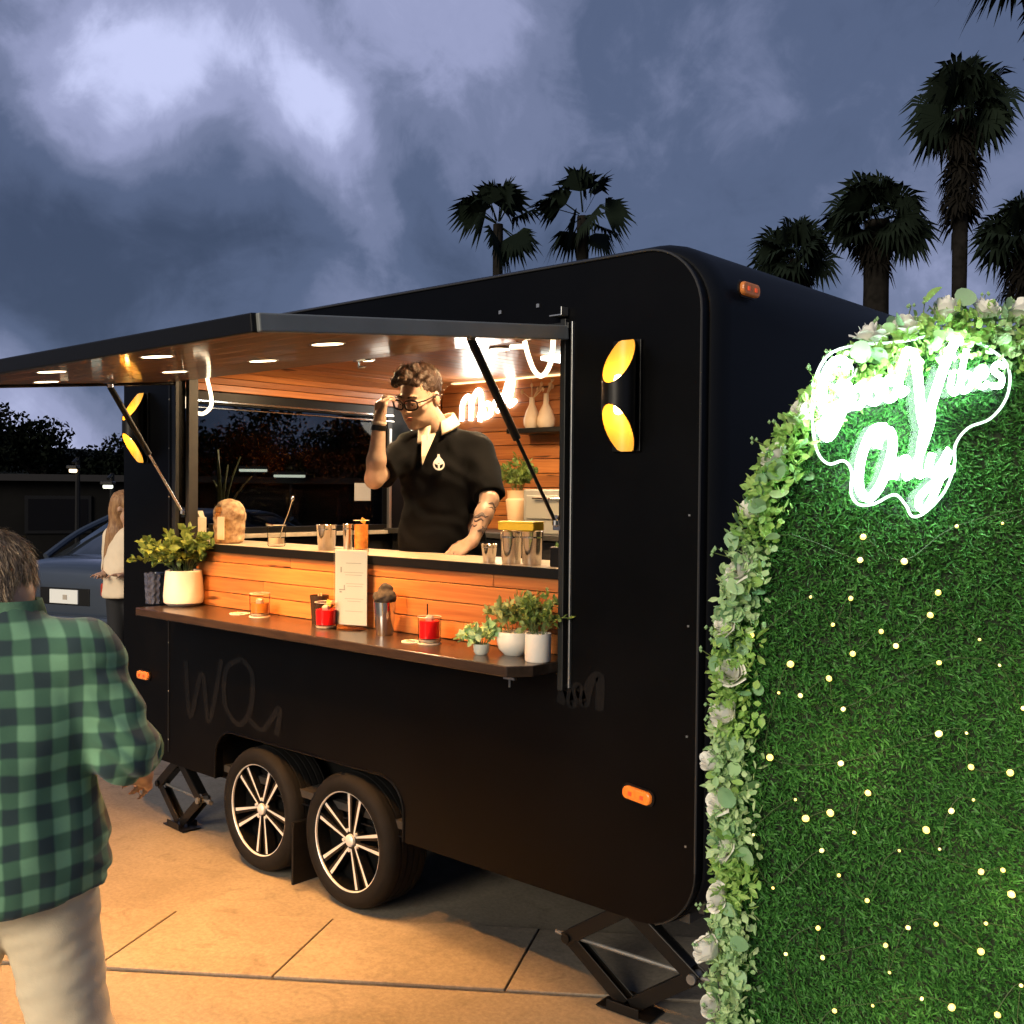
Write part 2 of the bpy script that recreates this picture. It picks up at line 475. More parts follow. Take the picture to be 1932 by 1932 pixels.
m_downlens = mat('downlight_lens', (0.9, 0.85, 0.7), 0.4, emit=(1.0, 0.80, 0.48), estr=6.0)
m_tube = mat('led_tube_glow', (0.9, 0.85, 0.75), 0.4, emit=(1.0, 0.80, 0.52), estr=1.6)
m_neonwhite = mat('neon_white_glow', (0.9, 0.9, 0.9), 0.4, emit=(1.0, 0.96, 0.86), estr=4.0)
m_strip = mat('led_strip_glow', (0.9, 0.8, 0.6), 0.4, emit=(1.0, 0.74, 0.36), estr=1.0)
m_white = mat('white_ceramic', (0.74, 0.70, 0.63), 0.42, var=0.06, vscale=12)

def glass_mat(name, tint=(1, 1, 1), rough=0.0, ior=1.45):
    """thin sheet glass: clear with a real mirror reflection"""
    if name in MATS: return MATS[name]
    m = bpy.data.materials.new(name); m.use_nodes = True; nt = m.node_tree; nt.nodes.clear()
    o = nt.nodes.new('ShaderNodeOutputMaterial'); t = nt.nodes.new('ShaderNodeBsdfTransparent'); g = nt.nodes.new('ShaderNodeBsdfGlossy')
    g.inputs['Roughness'].default_value = rough; t.inputs['Color'].default_value = (*tint, 1)
    fr = nt.nodes.new('ShaderNodeFresnel'); fr.inputs['IOR'].default_value = ior
    mx = nt.nodes.new('ShaderNodeMixShader')
    nt.links.new(fr.outputs[0], mx.inputs[0]); nt.links.new(t.outputs[0], mx.inputs[1]); nt.links.new(g.outputs[0], mx.inputs[2]); nt.links.new(mx.outputs[0], o.inputs[0])
    MATS[name] = m
    return m
m_pane = glass_mat('window_glass', (0.40, 0.42, 0.43), ior=1.2)
m_glass = glass_mat('tumbler_glass', (0.97, 0.96, 0.93), 0.02, 1.07)
m_acrylic = glass_mat('clear_acrylic', (0.96, 0.98, 0.97), 0.02, 1.22)

# ------------------------------------------------------------------ ground
def ground_mat(name, ca, cb, cc, bs=0.25):
    m = bpy.data.materials.new(name); m.use_nodes = True; nt = m.node_tree; b = nt.nodes['Principled BSDF']; N = nt.nodes.new; Lk = nt.links.new
    tc = N('ShaderNodeTexCoord')
    oi = N('ShaderNodeObjectInfo'); sc = N('ShaderNodeVectorMath'); sc.operation = 'SCALE'; sc.inputs[0].default_value = (11, 7, 5); Lk(oi.outputs['Random'], sc.inputs['Scale'])
    ad = N('ShaderNodeVectorMath'); ad.operation = 'ADD'; Lk(tc.outputs['Object'], ad.inputs[0]); Lk(sc.outputs[0], ad.inputs[1])
    def nz(scale, det=6, rgh=.6, dist=0.):
        n = N('ShaderNodeTexNoise'); n.inputs['Scale'].default_value = scale; n.inputs['Detail'].default_value = det; n.inputs['Roughness'].default_value = rgh; n.inputs['Distortion'].default_value = dist
        Lk(ad.outputs[0], n.inputs['Vector']); return n.outputs['Fac']
    a = nz(1.3, 8, .66, .8); c = nz(55, 5, .7); d = nz(4.5, 7, .66, 1.6)
    r1 = N('ShaderNodeValToRGB'); r1.color_ramp.elements[0].position = .33; r1.color_ramp.elements[1].position = .68
    r1.color_ramp.elements[0].color = (*cb, 1); r1.color_ramp.elements[1].color = (*ca, 1); Lk(a, r1.inputs[0])
    mr = N('ShaderNodeMapRange'); mr.inputs['From Min'].default_value = .55; mr.inputs['From Max'].default_value = .72; Lk(d, mr.inputs['Value'])
    mx = N('ShaderNodeMix'); mx.data_type = 'RGBA'; mx.inputs['B'].default_value = (*cc, 1); Lk(r1.outputs[0], mx.inputs['A'])
    mu = N('ShaderNodeMath'); mu.operation = 'MULTIPLY'; mu.inputs[1].default_value = .62; Lk(mr.outputs[0], mu.inputs[0]); Lk(mu.outputs[0], mx.inputs['Factor'])
    sp = N('ShaderNodeMapRange'); sp.inputs['From Min'].default_value = .3; sp.inputs['From Max'].default_value = .7; sp.inputs['To Min'].default_value = .74; sp.inputs['To Max'].default_value = 1.22; Lk(c, sp.inputs['Value'])
    hs = N('ShaderNodeHueSaturation'); Lk(sp.outputs[0], hs.inputs['Value']); Lk(mx.outputs['Result'], hs.inputs['Color'])
    Lk(hs.outputs[0], b.inputs['Base Color'])
    rr = N('ShaderNodeMapRange'); rr.inputs['To Min'].default_value = .38; rr.inputs['To Max'].default_value = .78; Lk(d, rr.inputs['Value']); Lk(rr.outputs[0], b.inputs['Roughness'])
    bp = N('ShaderNodeBump'); bp.inputs['Strength'].default_value = bs; bp.inputs['Distance'].default_value = .004; Lk(c, bp.inputs['Height']); Lk(bp.outputs[0], b.inputs['Normal'])
    return m
m_conc = ground_mat('tan_concrete', (0.225, 0.200, 0.160), (0.170, 0.150, 0.118), (0.118, 0.100, 0.075))
m_slab = ground_mat('paver_slab_stone', (0.25, 0.222, 0.178), (0.175, 0.152, 0.12), (0.125, 0.105, 0.08), .4)
m_joint = mat('paver_joint', (0.075, 0.06, 0.045), 0.9, var=.3, vscale=40)

g = MB().add([(-260, -260, 0), (260, -260, 0), (260, 260, 0), (-260, 260, 0)], [(0, 1, 2, 3)]).build('ground', m_conc)
tag(g, kind='structure')
# a band of pavers runs past the trailer at an angle; every slab is a piece of its own
band = MB()
BA = R(36.0)
bx, by = Vector((math.cos(BA), math.sin(BA), 0)), Vector((-math.sin(BA), math.cos(BA), 0))
bo = Vector((-1.551, -0.109, 0))          # joint corner where a cross joint meets the far edge of the band
BW = 0.50
band.add([bo + bx * a + by * b_ + Vector((0, 0, .004)) for a, b_ in ((-9, -BW), (9, -BW), (9, 0.012), (-9, 0.012))], [(0, 1, 2, 3)])
pb = band.build('paver_band', m_joint); tag(pb, kind='structure')
skew = R(81)
sk = (bx * math.cos(skew) + by * math.sin(skew)).normalized()
u = -8.2
rr = random.Random(3)
edges = []
for k in range(-11, 12): edges.append(k * 0.70 + rr.uniform(-.06, .06) if k not in (-1, 0, 1) else {-1: -0.63, 0: 0.0, 1: 0.80}[k])
for a, b_ in zip(edges[:-1], edges[1:]):
    j = .0035
    h = .010 + rr.uniform(0, .004)
    qs = [(a + j, 0.0 - j), (b_ - j, 0.0 - j), (b_ - j, -BW + j), (a + j, -BW + j)]
    top = []
    c0 = bo + bx * (a + b_) / 2 + by * (-BW / 2)
    for uu, ww in qs:
        p_ = bo + bx * uu + sk * (ww / math.sin(skew)); top.append(p_ - c0)
    mb = MB(); mb.add([v + Vector((0, 0, h)) for v in top] + [v + Vector((0, 0, .001)) for v in top], [(0, 1, 2, 3), (0, 4, 5, 1), (1, 5, 6, 2), (2, 6, 7, 3), (3, 7, 4, 0)])
    s_ = mb.build('paver', m_slab, pb, c0, bevel=.003)
# second, older joint lines: wide concrete bays either side
for off, nm in ((-1.55, 'joint'), (1.9, 'joint')):
    q = [bo + bx * a + by * (off + b_) + Vector((0, 0, .003)) for a, b_ in ((-9, 0), (9, 0), (9, .005), (-9, .005))]
    tag(MB().add(q, [(0, 1, 2, 3)]).build('expansion_joint', m_joint, pb))

# ------------------------------------------------------------------ the trailer
L, MG, ZB, ZT, W, ZH, ZS, ZBAR = 3.3926, 0.5145, 0.347, 2.4155, 2.28, 2.2036, 1.122, 1.413
RW, XW, SW = 0.2711, -1.6093, 0.6042
XL, XR = -L + MG, -MG
trailer = thing('food_trailer', 'matte black bar trailer with its serving hatch propped open and wood lined inside', 'trailer', (0, 0, 0))

def plate(name, outer, holes, y0, y1, m, parent, bevel=0):
    bm = bmesh.new()
    def loop(pts):
        vs = [bm.verts.new((x, y0, z)) for x, z in pts]
        return [bm.edges.new((vs[i], vs[(i + 1) % len(vs)])) for i in range(len(vs))]
    ed = loop(outer)
    for h in holes: ed += loop(h)
    bmesh.ops.triangle_fill(bm, use_beauty=True, use_dissolve=True, edges=ed)
    ext = bmesh.ops.extrude_face_region(bm, geom=bm.faces[:])
    for v in ext['geom']:
        if isinstance(v, bmesh.types.BMVert): v.co.y = y1
    bmesh.ops.recalc_face_normals(bm, faces=bm.faces)
    me = bpy.data.meshes.new(name); bm.to_mesh(me); bm.free(); me.materials.append(m)
    o = link_mesh(name, me, parent)
    if bevel:
        b = o.modifiers.new('bevel', 'BEVEL'); b.width = bevel; b.segments = 2; b.limit_method = 'ANGLE'; b.angle_limit = R(50)
    return o

prof = rrect(-L, 0, ZB, ZT, 0.20, 10)
# wheel cut-out in the bottom edge
x0c, x1c, zc = XW - SW - 0.335, XW + 0.335, 0.578
notch = []
rc = 0.13
for k in range(7):
    a = R(180 - 90 * k / 6); notch.append((x0c + rc + rc * math.cos(a), zc - rc + rc * math.sin(a)))
for k in range(7):
    a = R(90 - 90 * k / 6); notch.append((x1c - rc + rc * math.cos(a), zc - rc + rc * math.sin(a)))
notch = [(x0c, ZB)] + notch + [(x1c, ZB)]
i_last = len(prof) - 1     # profile ends at (-L+r, ZB), starts with (-r, ZB) at index 0: insert the notch between them
side_poly = prof + notch
opening = [(XL, ZS - 0.045), (XR, ZS - 0.045), (XR, ZH), (XL, ZH)]
plate('service_side_panel', side_poly, [opening], 0.0, 0.04, m_black, trailer)
plate('far_side_panel', rrect(-L, 0, ZB, ZT, 0.20, 10), [], W - 0.04, W, m_black, trailer)

def offset_prof(o):
    return rrect(-L - o, o, ZB - min(o, .01), ZT + o, 0.20 + o, 10)
rings = [(0.0405, 0.000), (0.0405, 0.006), (0.052, 0.018), (0.075, 0.029), (0.115, 0.034), (W - 0.115, 0.034), (W - 0.075, 0.029), (W - 0.052, 0.018), (W - 0.0405, 0.006), (W - 0.0405, 0.0)]
mb = MB(); npf = len(prof); vs = []; fs = []
for y, o in rings:
    pr = offset_prof(o) if o > 0 else prof
    vs += [(x, y, z) for x, z in pr]
for i in range(len(rings) - 1):
    for k in range(npf):
        k2 = (k + 1) % npf
        if i == 4 and k == 32: continue          # left end wall: the window bay is built from panels below
        fs.append((i * npf + k, i * npf + k2, (i + 1) * npf + k2, (i + 1) * npf + k))
mb.add(vs, fs).build('roof_and_end_skin', m_skin_paint, trailer, smooth=True)
WY0, WY1, WZ0, WZ1 = 0.30, 1.765, 1.425, 2.195
for c, d in (((-L - .017, 1.14, (0.547 + WZ0) / 2), (.05, W - .19, WZ0 - .547)), ((-L - .017, (.095 + WY0) / 2, (WZ0 + 2.215) / 2), (.05, WY0 - .095, 2.215 - WZ0)),
             ((-L - .017, (WY1 + W - .095) / 2, (WZ0 + 2.215) / 2), (.05, W - .095 - WY1, 2.215 - WZ0)), ((-L - .017, (WY0 + WY1) / 2, (WZ1 + 2.215) / 2), (.05, WY1 - WY0, 2.215 - WZ1))):
    box('end_wall_panel', c, d, m_skin_paint, trailer, 0)
# edge trim along the service side outline and the corner
tr = MB()
top = [(x, -0.004, z) for x, z in prof[11 - 1:33]]
tr.tube(top, 0.0040, 6).build('edge_trim', mat('dull_edge_trim', (.035, .035, .036), .45, .3), trailer, smooth=True)
tr = MB(); tr.tube([(x, -0.003, z) for x, z in prof[2:11]], 0.0032, 6); tr.build('corner_trim', m_darkalu, trailer, smooth=True)
# rivets on the side panel
rv = MB()
for z in (0.62, 0.95, 1.28, 1.61): rv.box((-0.035, -0.001, z), (0.006, 0.003, 0.006))
for x, z in ((-0.63, 2.296), (-0.80, 2.292)): rv.box((x, -0.003, z), (0.012, 0.005, 0.012))
r_o = rv.build('rivet', m_alu, trailer); tag(r_o, kind='stuff')

# panel seams with their screws, and a dust film low on the panel
for xs in (-2.955,):
    sm = MB(); sm.box((xs, -.0012, (.40 + 2.36) / 2), (.014, .0024, 1.96)); so_ = sm.build('panel_seam', m_blacktrim, trailer)
    for k in range(9): MB().lathe([(.0, .0014), (.003, .001), (.0042, 0)], seg=8, M=Matrix(((1, 0, 0), (0, 0, -1), (0, 1, 0))), cap=False).build('seam_screw', m_steel, so_, (xs, -.0026, .46 + k * .235))
# floor and linings
box('trailer_floor', (-L / 2, W / 2, 0.385), (L - .09, W - .09, 0.03), m_darkpanel, trailer, 0)
box('underframe', (-L / 2, W / 2, 0.33), (L - .5, 0.08, 0.05), m_blacktrim, trailer, 0)
for x in (-2.9, -0.4): box('underframe_crossbeam', (x, W / 2, 0.322), (0.06, W - .3, 0.045), m_blacktrim, trailer, 0)
box('inner_front_lining', (-L / 2, 0.052, 0.85), (L - .1, 0.016, 0.44), m_darkpanel, trailer, 0)
box('inner_right_lining', (-0.02, W / 2, 1.3), (0.02, W - .14, 1.8), m_darkpanel, trailer, 0)
box('inner_end_lining', (-L + .018, W / 2, 0.90), (0.016, W - .14, 0.98), m_darkpanel, trailer, 0)

def plank_mesh(l, h, t, m):
    key = ('plank', round(l, 3), round(h, 3), round(t, 3), m.name)
    if key not in MATS:
        mb = MB(); mb.box((0, 0, 0), (l, t, h)); me = mb.mesh('plank', m)
        bm = bmesh.new(); bm.from_mesh(me); bmesh.ops.bevel(bm, geom=bm.edges[:], offset=min(.0022, t * .3), segments=1, affect='EDGES'); bm.to_mesh(me); bm.free()
        MATS[key] = me
    return MATS[key]
def plank(parent, c, l, h, t, m, rot=(0, 0, 0)):
    return link_mesh('plank', plank_mesh(l, h, t, m), parent, c, rot)

pr_ = random.Random(5)
# far wall: long boards in staggered rows
fw = box('far_wall_backing', (-L / 2, W - .05, 1.35), (L - .1, .012, 1.95), m_darkpanel, trailer, 0)
rowh = 0.088
z = 1.26
row = 0
while z < 2.36:
    cuts = sorted([-L + .06, -.06] + [[-2.55, -1.1], [-1.9], [-2.9, -1.5], [-2.2, -.8]][row % 4])
    for a, b_ in zip(cuts[:-1], cuts[1:]):
        o = plank(fw, ((a + b_) / 2 + L / 2, -.016 + pr_.uniform(-.002, .002), z + rowh / 2 - 1.35), b_ - a - .003, rowh - .004, .018, m_wood)
    z += rowh; row += 1
# end wall head boards, rounded cove and ceiling boards: all run across the trailer
ec = box('ceiling_backing', (-L / 2, W / 2, 2.402), (L - .5, W - .1, .008), m_darkpanel, trailer, 0)
path = [(-L + .04, 2.205), (-L + .04, 2.245)]
for k in range(1, 7):
    a = R(180 - 90 * k / 6); path.append((-L + .04 + .145 + .145 * math.cos(a), 2.245 + .145 * math.sin(a)))
x = path[-1][0]
while x < -.30: x += .098; path.append((x, 2.39))
for (xa, za), (xb, zb_) in zip(path[:-1], path[1:]):
    dx, dz = xb - xa, zb_ - za; ln = math.hypot(dx, dz); ang = math.atan2(dz, dx)
    # plank local: length along X, height along Z, thickness along Y -> length to world Y, height to the path direction
    Mx = Matrix(((0, -math.sin(ang), math.cos(ang)), (1, 0, 0), (0, math.cos(ang), math.sin(ang))))
    o = plank(ec, Vector(((xa + xb) / 2 + math.sin(ang) * -.0, W / 2, (za + zb_) / 2)) - Vector((-L / 2, W / 2, 2.402)), W - .13, ln - .003, .014, m_wood)
    o.rotation_euler = Mx.to_euler()
# light strip where the far wall meets the cove and ceiling
ls = MB(); ls.tube([(xx, W - .078, zz - .012 if i > 6 else zz) for i, (xx, zz) in enumerate(path)], .007, 6)
ls.build('led_strip', m_strip, trailer, smooth=True)

# end window
wf = MB()
for c, d in (((-L + .02, (WY0 + WY1) / 2, 2.168), (.05, WY1 - WY0 + .06, .070)), ((-L + .02, (WY0 + WY1) / 2, WZ0 + .012), (.05, WY1 - WY0 + .06, .05)),
             ((-L + .02, WY0, (WZ0 + WZ1) / 2), (.048, .04, WZ1 - WZ0)), ((-L + .02, WY1, (WZ0 + WZ1) / 2), (.048, .04, WZ1 - WZ0))): wf.box(c, d)
wfo = wf.build('end_window_frame', m_blacktrim, trailer, bevel=.003)
box('chrome_track', (-L + .052, (WY0 + WY1) / 2, 2.148), (.012, WY1 - WY0 + .04, .012), m_chrome, wfo, .002)
box('chrome_track', (-L + .052, (WY0 + WY1) / 2, 2.112), (.016, WY1 - WY0 + .04, .008), m_chrome, wfo, .002)
box('window_jamb', (-L + .054, WY1 - .012, (WZ0 + WZ1) / 2 - .06), (.022, .022, WZ1 - WZ0 - .14), m_alu, wfo, .002)
box('window_sill', (-L + .082, (WY0 + WY1) / 2 + .02, WZ0 - .008), (.11, WY1 - WY0 + .10, .022), m_bartop, wfo, .003)
box('window_pane', (-L - .02, (WY0 + WY1) / 2, (WZ0 + WZ1) / 2), (.004, WY1 - WY0 - .02, WZ1 - WZ0 - .02), m_pane, wfo, 0)
box('paper_notice', (-L + .006, 1.575, 1.665), (.003, .13, .11), mat('notice_paper', (.35, .34, .33), .6), wfo, 0)

# hatch frame around the serving opening
fr = MB()
fr.box((XR + .004, -.008, (ZS + ZH) / 2 - .03), (.022, .02, ZH - ZS + .13)); frm = fr.build('hatch_jamb', m_darkalu, trailer, bevel=.002)
fr = MB(); fr.box((XR + .034, -.004, (ZS + ZH) / 2 - .03), (.006, .012, ZH - ZS + .11)); fr.build('hatch_seal', m_alu, trailer, bevel=.001)
fr = MB(); fr.box((XL - .006, -.008, (ZS + ZH) / 2 + .02), (.03, .02, ZH - ZS)); fr.build('hatch_jamb', m_darkalu, trailer, bevel=.002)
fr = MB(); fr.box(((XL + XR) / 2, -.006, ZH + .012), (XR - XL + .05, .022, .022)); fr.build('hatch_hinge_rail', m_darkalu, trailer, bevel=.002)
fr = MB(); fr.box((XR - .012, -.022, ZH + .045), (.05, .035, .005)); fr.box((XR + .012, -.022, ZH + .058), (.005, .035, .026)); fr.build('hinge_bracket', m_alu, trailer, bevel=.001)
for sx in (XL, XR):
    s_ = MB(); s_.box((sx + (.016 if sx < -1 else -.016), .065, (ZS + ZH) / 2), (.030, .05, ZH - ZS)); s_.build('inner_jamb', m_darkpanel, trailer, bevel=.002)

# lower serving shelf, wooden counter front, bar top
sh = MB(); yo = -.213
poly = [(XL - .005, .085), (XL - .005, yo), (XR - .055, yo), (XR - .004, yo + .07), (XR - .004, .085)]
n = len(poly)
sh.add([(x, y, ZS) for x, y in poly] + [(x, y, ZS - .036) for x, y in poly], [tuple(range(n)), tuple(reversed(range(n, 2 * n)))] + [(i, (i + 1) % n, (i + 1) % n + n, i + n) for i in range(n)])
sh.build('serving_shelf', m_shelf, trailer, bevel=.004)
for x in ():
    b_ = MB(); b_.prism([(-.16, 0), (0, 0), (0, -.13)], .012, Matrix(((0, 1, 0), (1, 0, 0), (0, 0, 1)))); b_.build('shelf_bracket', m_blacktrim, trailer, (x, -.004, ZS - .037))
lk = MB(); lk.box((-.70, -.05, ZS - .075), (.05, .01, .008)); lk.tube([(-.70, -.05, ZS - .08), (-.70, -.05, ZS - .105)], .004, 6); lk.build('shelf_catch', m_alu, trailer)
cf = box('counter_front', ((XL + XR) / 2, .105, 1.25), (XR - XL - .02, .016, .262), m_darkpanel, trailer, 0)
rows = [(1.122, 1.192), (1.192, 1.262), (1.262, 1.332), (1.332, 1.384)]
for i, (za, zb_) in enumerate(rows):
    cuts = sorted([XL + .012, XR - .012] + [[-1.95, -1.05], [-2.3, -1.36], [-1.62], [-2.1, -.9]][i])
    for a, b_ in zip(cuts[:-1], cuts[1:]):
        plank(cf, ((a + b_) / 2 - (XL + XR) / 2, -.0145 + pr_.uniform(-.002, .001), (za + zb_) / 2 - 1.25), b_ - a - .002, zb_ - za - .0028, .014, m_wood)
bt = box('bar_top', ((-3.32 + XR) / 2, .255, ZBAR - .011), (XR + 3.30, .35, .022), m_bartop, trailer, .003)
box('bar_edge', (0, -.1815, -.004), (XR + 3.28, .012, .036), m_blacktrim, bt, .002)
box('back_counter', (-L / 2, 1.92, 1.425), (L - .2, .50, .03), m_darkpanel, trailer, .003)
box('back_cabinet', (-L / 2, 1.95, .90), (L - .2, .42, 1.0), m_darkpanel, trailer, .003)
box('front_counter_base', ((XL + XR) / 2, .25, 1.0), (XR - XL - .06, .30, 0.76), m_darkpanel, trailer, 0)

# propped lid above the hatch
AW = math.atan2(.116, 1.18); AL = math.hypot(.116, 1.18)
lid = MB().box((0, -AL / 2, .027), (XR - XL + .02, AL - .006, .018)).build('awning_lid', m_black, trailer, ((XL + XR) / 2, -.012, ZH - .026), (AW, 0, 0), bevel=.006)
hw = (XR - XL) / 2
nb = 9; bwid = (AL - .03) / nb
for k in range(nb):
    o = plank(lid, (0, -.012 - bwid * (k + .5), .0115), XR - XL - .01, bwid - .0016, .013, m_woodgloss, (R(90), 0, 0))
box('lid_end_strip', (hw + .012, -AL / 2, .015), (.022, AL + .006, .046), mat('lit_grey_lid_end', (.20, .215, .21), .5, .1, var=.1, vscale=6), lid, .004)  # grey strip on this end; light from the neon is put into its colour
box('lid_end_strip', (-hw - .012, -AL / 2, .015), (.022, AL + .006, .046), m_blacktrim, lid, .004)
box('lid_front_strip', (0, -AL - .006, .015), (XR - XL + .02, .022, .048), m_blacktrim, lid, .004)
dl = MB(); dl.cur = 0
dl.lathe([(.045, -.0005), (.055, -.0005), (.056, .002), (.056, .012)], seg=28, cap=False)
dl.cur = 1; dl.lathe([(.0, -.0008), (.047, -.0008)], seg=28, cap=False)
dl_me = dl.mesh('downlight', [m_alu, m_downlens], smooth=True)
WARM = (1.0, 0.44, 0.115)
for i, (x, y) in enumerate(((-2.075, -.965), (-1.392, -.945), (-2.125, -.45), (-1.560, -.43), (-2.70, -.70), (-.90, -.66))):
    if i == 5: pass
    d_ = link_mesh('downlight', dl_me, lid, (x - (XL + XR) / 2, y, .0042))
    lamp('downlight_lamp', 'AREA', 10.0 if i < 5 else 2.6, WARM, (x - (XL + XR) / 2, y, .0020), lid, .09, (0, 0, -1), spot=112)
for x, y in ((-2.72, 1.02), (-1.85, 1.15), (-.95, 1.05), (-2.3, .45), (-1.3, .45)):
    d_ = link_mesh('downlight', dl_me, trailer, (x, y, 2.376))
    lamp('ceiling_lamp', 'AREA', 10.0, (1.0, .66, .34), (x, y, 2.374), trailer, .09, (0, 0, -1))
# small fittings under the lid (latch and hooks)
for x, y in ((-1.33, -.16), (-2.66, -.97), (-2.50, -1.05)):
    h_ = MB(); h_.box((0, 0, -.010), (.07, .03, .008)); h_.tube([(-.02, 0, -.012), (-.02, .0, -.035), (.015, 0, -.035)], .005, 6); h_.build('lid_latch', m_chrome, lid, (x - (XL + XR) / 2, y, 0), bevel=.001)

# gas struts
for (a, b_) in ((Vector((-.556, -.40, 2.13)), Vector((-.530, -.022, 1.575))), (Vector((-2.76, -.40, 2.12)), Vector((-2.80, -.022, 1.565)))):
    g_ = empty('gas_strut', a, 0, trailer); v = b_ - a
    MB().tube([v * .0, v * .52], .0135, 12).build('strut_sleeve', m_blacktrim, g_, smooth=True)
    MB().tube([v * .52, v * .98], .0062, 10).build('strut_rod', m_blacktrim if a.x > -1 else m_chrome, g_, smooth=True)
    e_ = MB(); e_.lathe([(0, -.014), (.012, -.008), (.012, .008), (0, .014)], tuple(v), 10); e_.box(tuple(v + Vector((0, .008, 0))), (.03, .008, .05)); e_.build('strut_end', m_chrome, g_, smooth=True)
    e_ = MB(); e_.lathe([(0, -.016), (.014, -.008), (.014, .008), (0, .016)], (0, 0, .006), 10); e_.box((0, 0, .020), (.05, .04, .008)); e_.build('strut_bracket', m_chrome, g_, smooth=True)

# wall sconces: a tube cut open at both ends, gold inside
def sconce(x):
    c = empty('wall_sconce', (x, 0, 1.975), 0, trailer)
    MB().box((-.008, -.006, 0), (.105, .012, .345)).build('backplate', m_blacktrim, c, bevel=.002)
    Rr, seg, H = .052, 28, .172
    mb = MB(); ring = []
    for k in range(seg + 1):
        a = -math.pi * 0.5 + 2 * math.pi * k / seg        # start at the front
        fr_ = (1 + math.cos(a + math.pi / 2)) / 2           # 1 at front, 0 at the back
        zt_ = H - 0.140 * max(0.0, (fr_ - .08) / .92) ** .95
        ring.append((a, zt_))
    yo_ = -.012 - Rr
    for (rad, mi) in ((Rr, 0), (Rr - .0035, 1)):
        mb.cur = mi; vs = []; fs = []
        for a, zt_ in ring:
            for t in (-1, -.5, 0, .5, 1): vs.append((rad * math.cos(a), yo_ + rad * math.sin(a), zt_ * t))
        for k in range(seg):
            for j in range(4): fs.append((k * 5 + j, (k + 1) * 5 + j, (k + 1) * 5 + j + 1, k * 5 + j + 1))
        mb.add(vs, fs)
    me = bpy.data.meshes.new('shade'); me.from_pydata(mb.v, [], mb.f); me.materials.append(m_blacktrim); me.materials.append(m_gold)
    me.polygons.foreach_set('material_index', mb.mi); me.polygons.foreach_set('use_smooth', [True] * len(me.polygons)); me.update()
    link_mesh('shade', me, c)
    for sgn in (-1, 1):
        bl = MB(); bl.lathe([(0, -.02), (.012, -.016), (.016, 0), (.012, .016), (0, .02)], (0, yo_, sgn * .042), 12)
        bl.build('bulb', mat('sconce_bulb', (.9, .8, .6), .4, emit=(1.0, .72, .30), estr=7.0), c, smooth=True)
        lamp('sconce_lamp', 'POINT', .13, (1.0, .62, .18), (0, yo_ - .002, sgn * .066), c, .012)
sconce(-.253); sconce(-3.182)

# marker lamps
def marker(c, rot, m, nm='marker_lamp'):
    b_ = MB(); b_.prism(rrect(-.052, .052, -.02, .02, .017, 5), -.018); o = b_.build(nm, m, trailer, c, rot, bevel=.005)
    MB().prism(rrect(-.060, .060, -.026, .026, .022, 5), -.005).build('marker_base', m_blacktrim, o, (0, .0, 0))
    for sx in (-.022, .022): MB().box((sx, -.0185, 0), (.012, .003, .012)).build('marker_led', mat('marker_led', (.6, .05, .02), .3, emit=(1, .12, .02), estr=.2), o)
marker((-.205, -.001, .742), (0, R(6), 0), m_amber)
marker((-3.18, -.001, .745), (0, 0, 0), m_amberdim)
marker((.040, .19, 2.295), (0, 0, R(90)), m_amberdim)

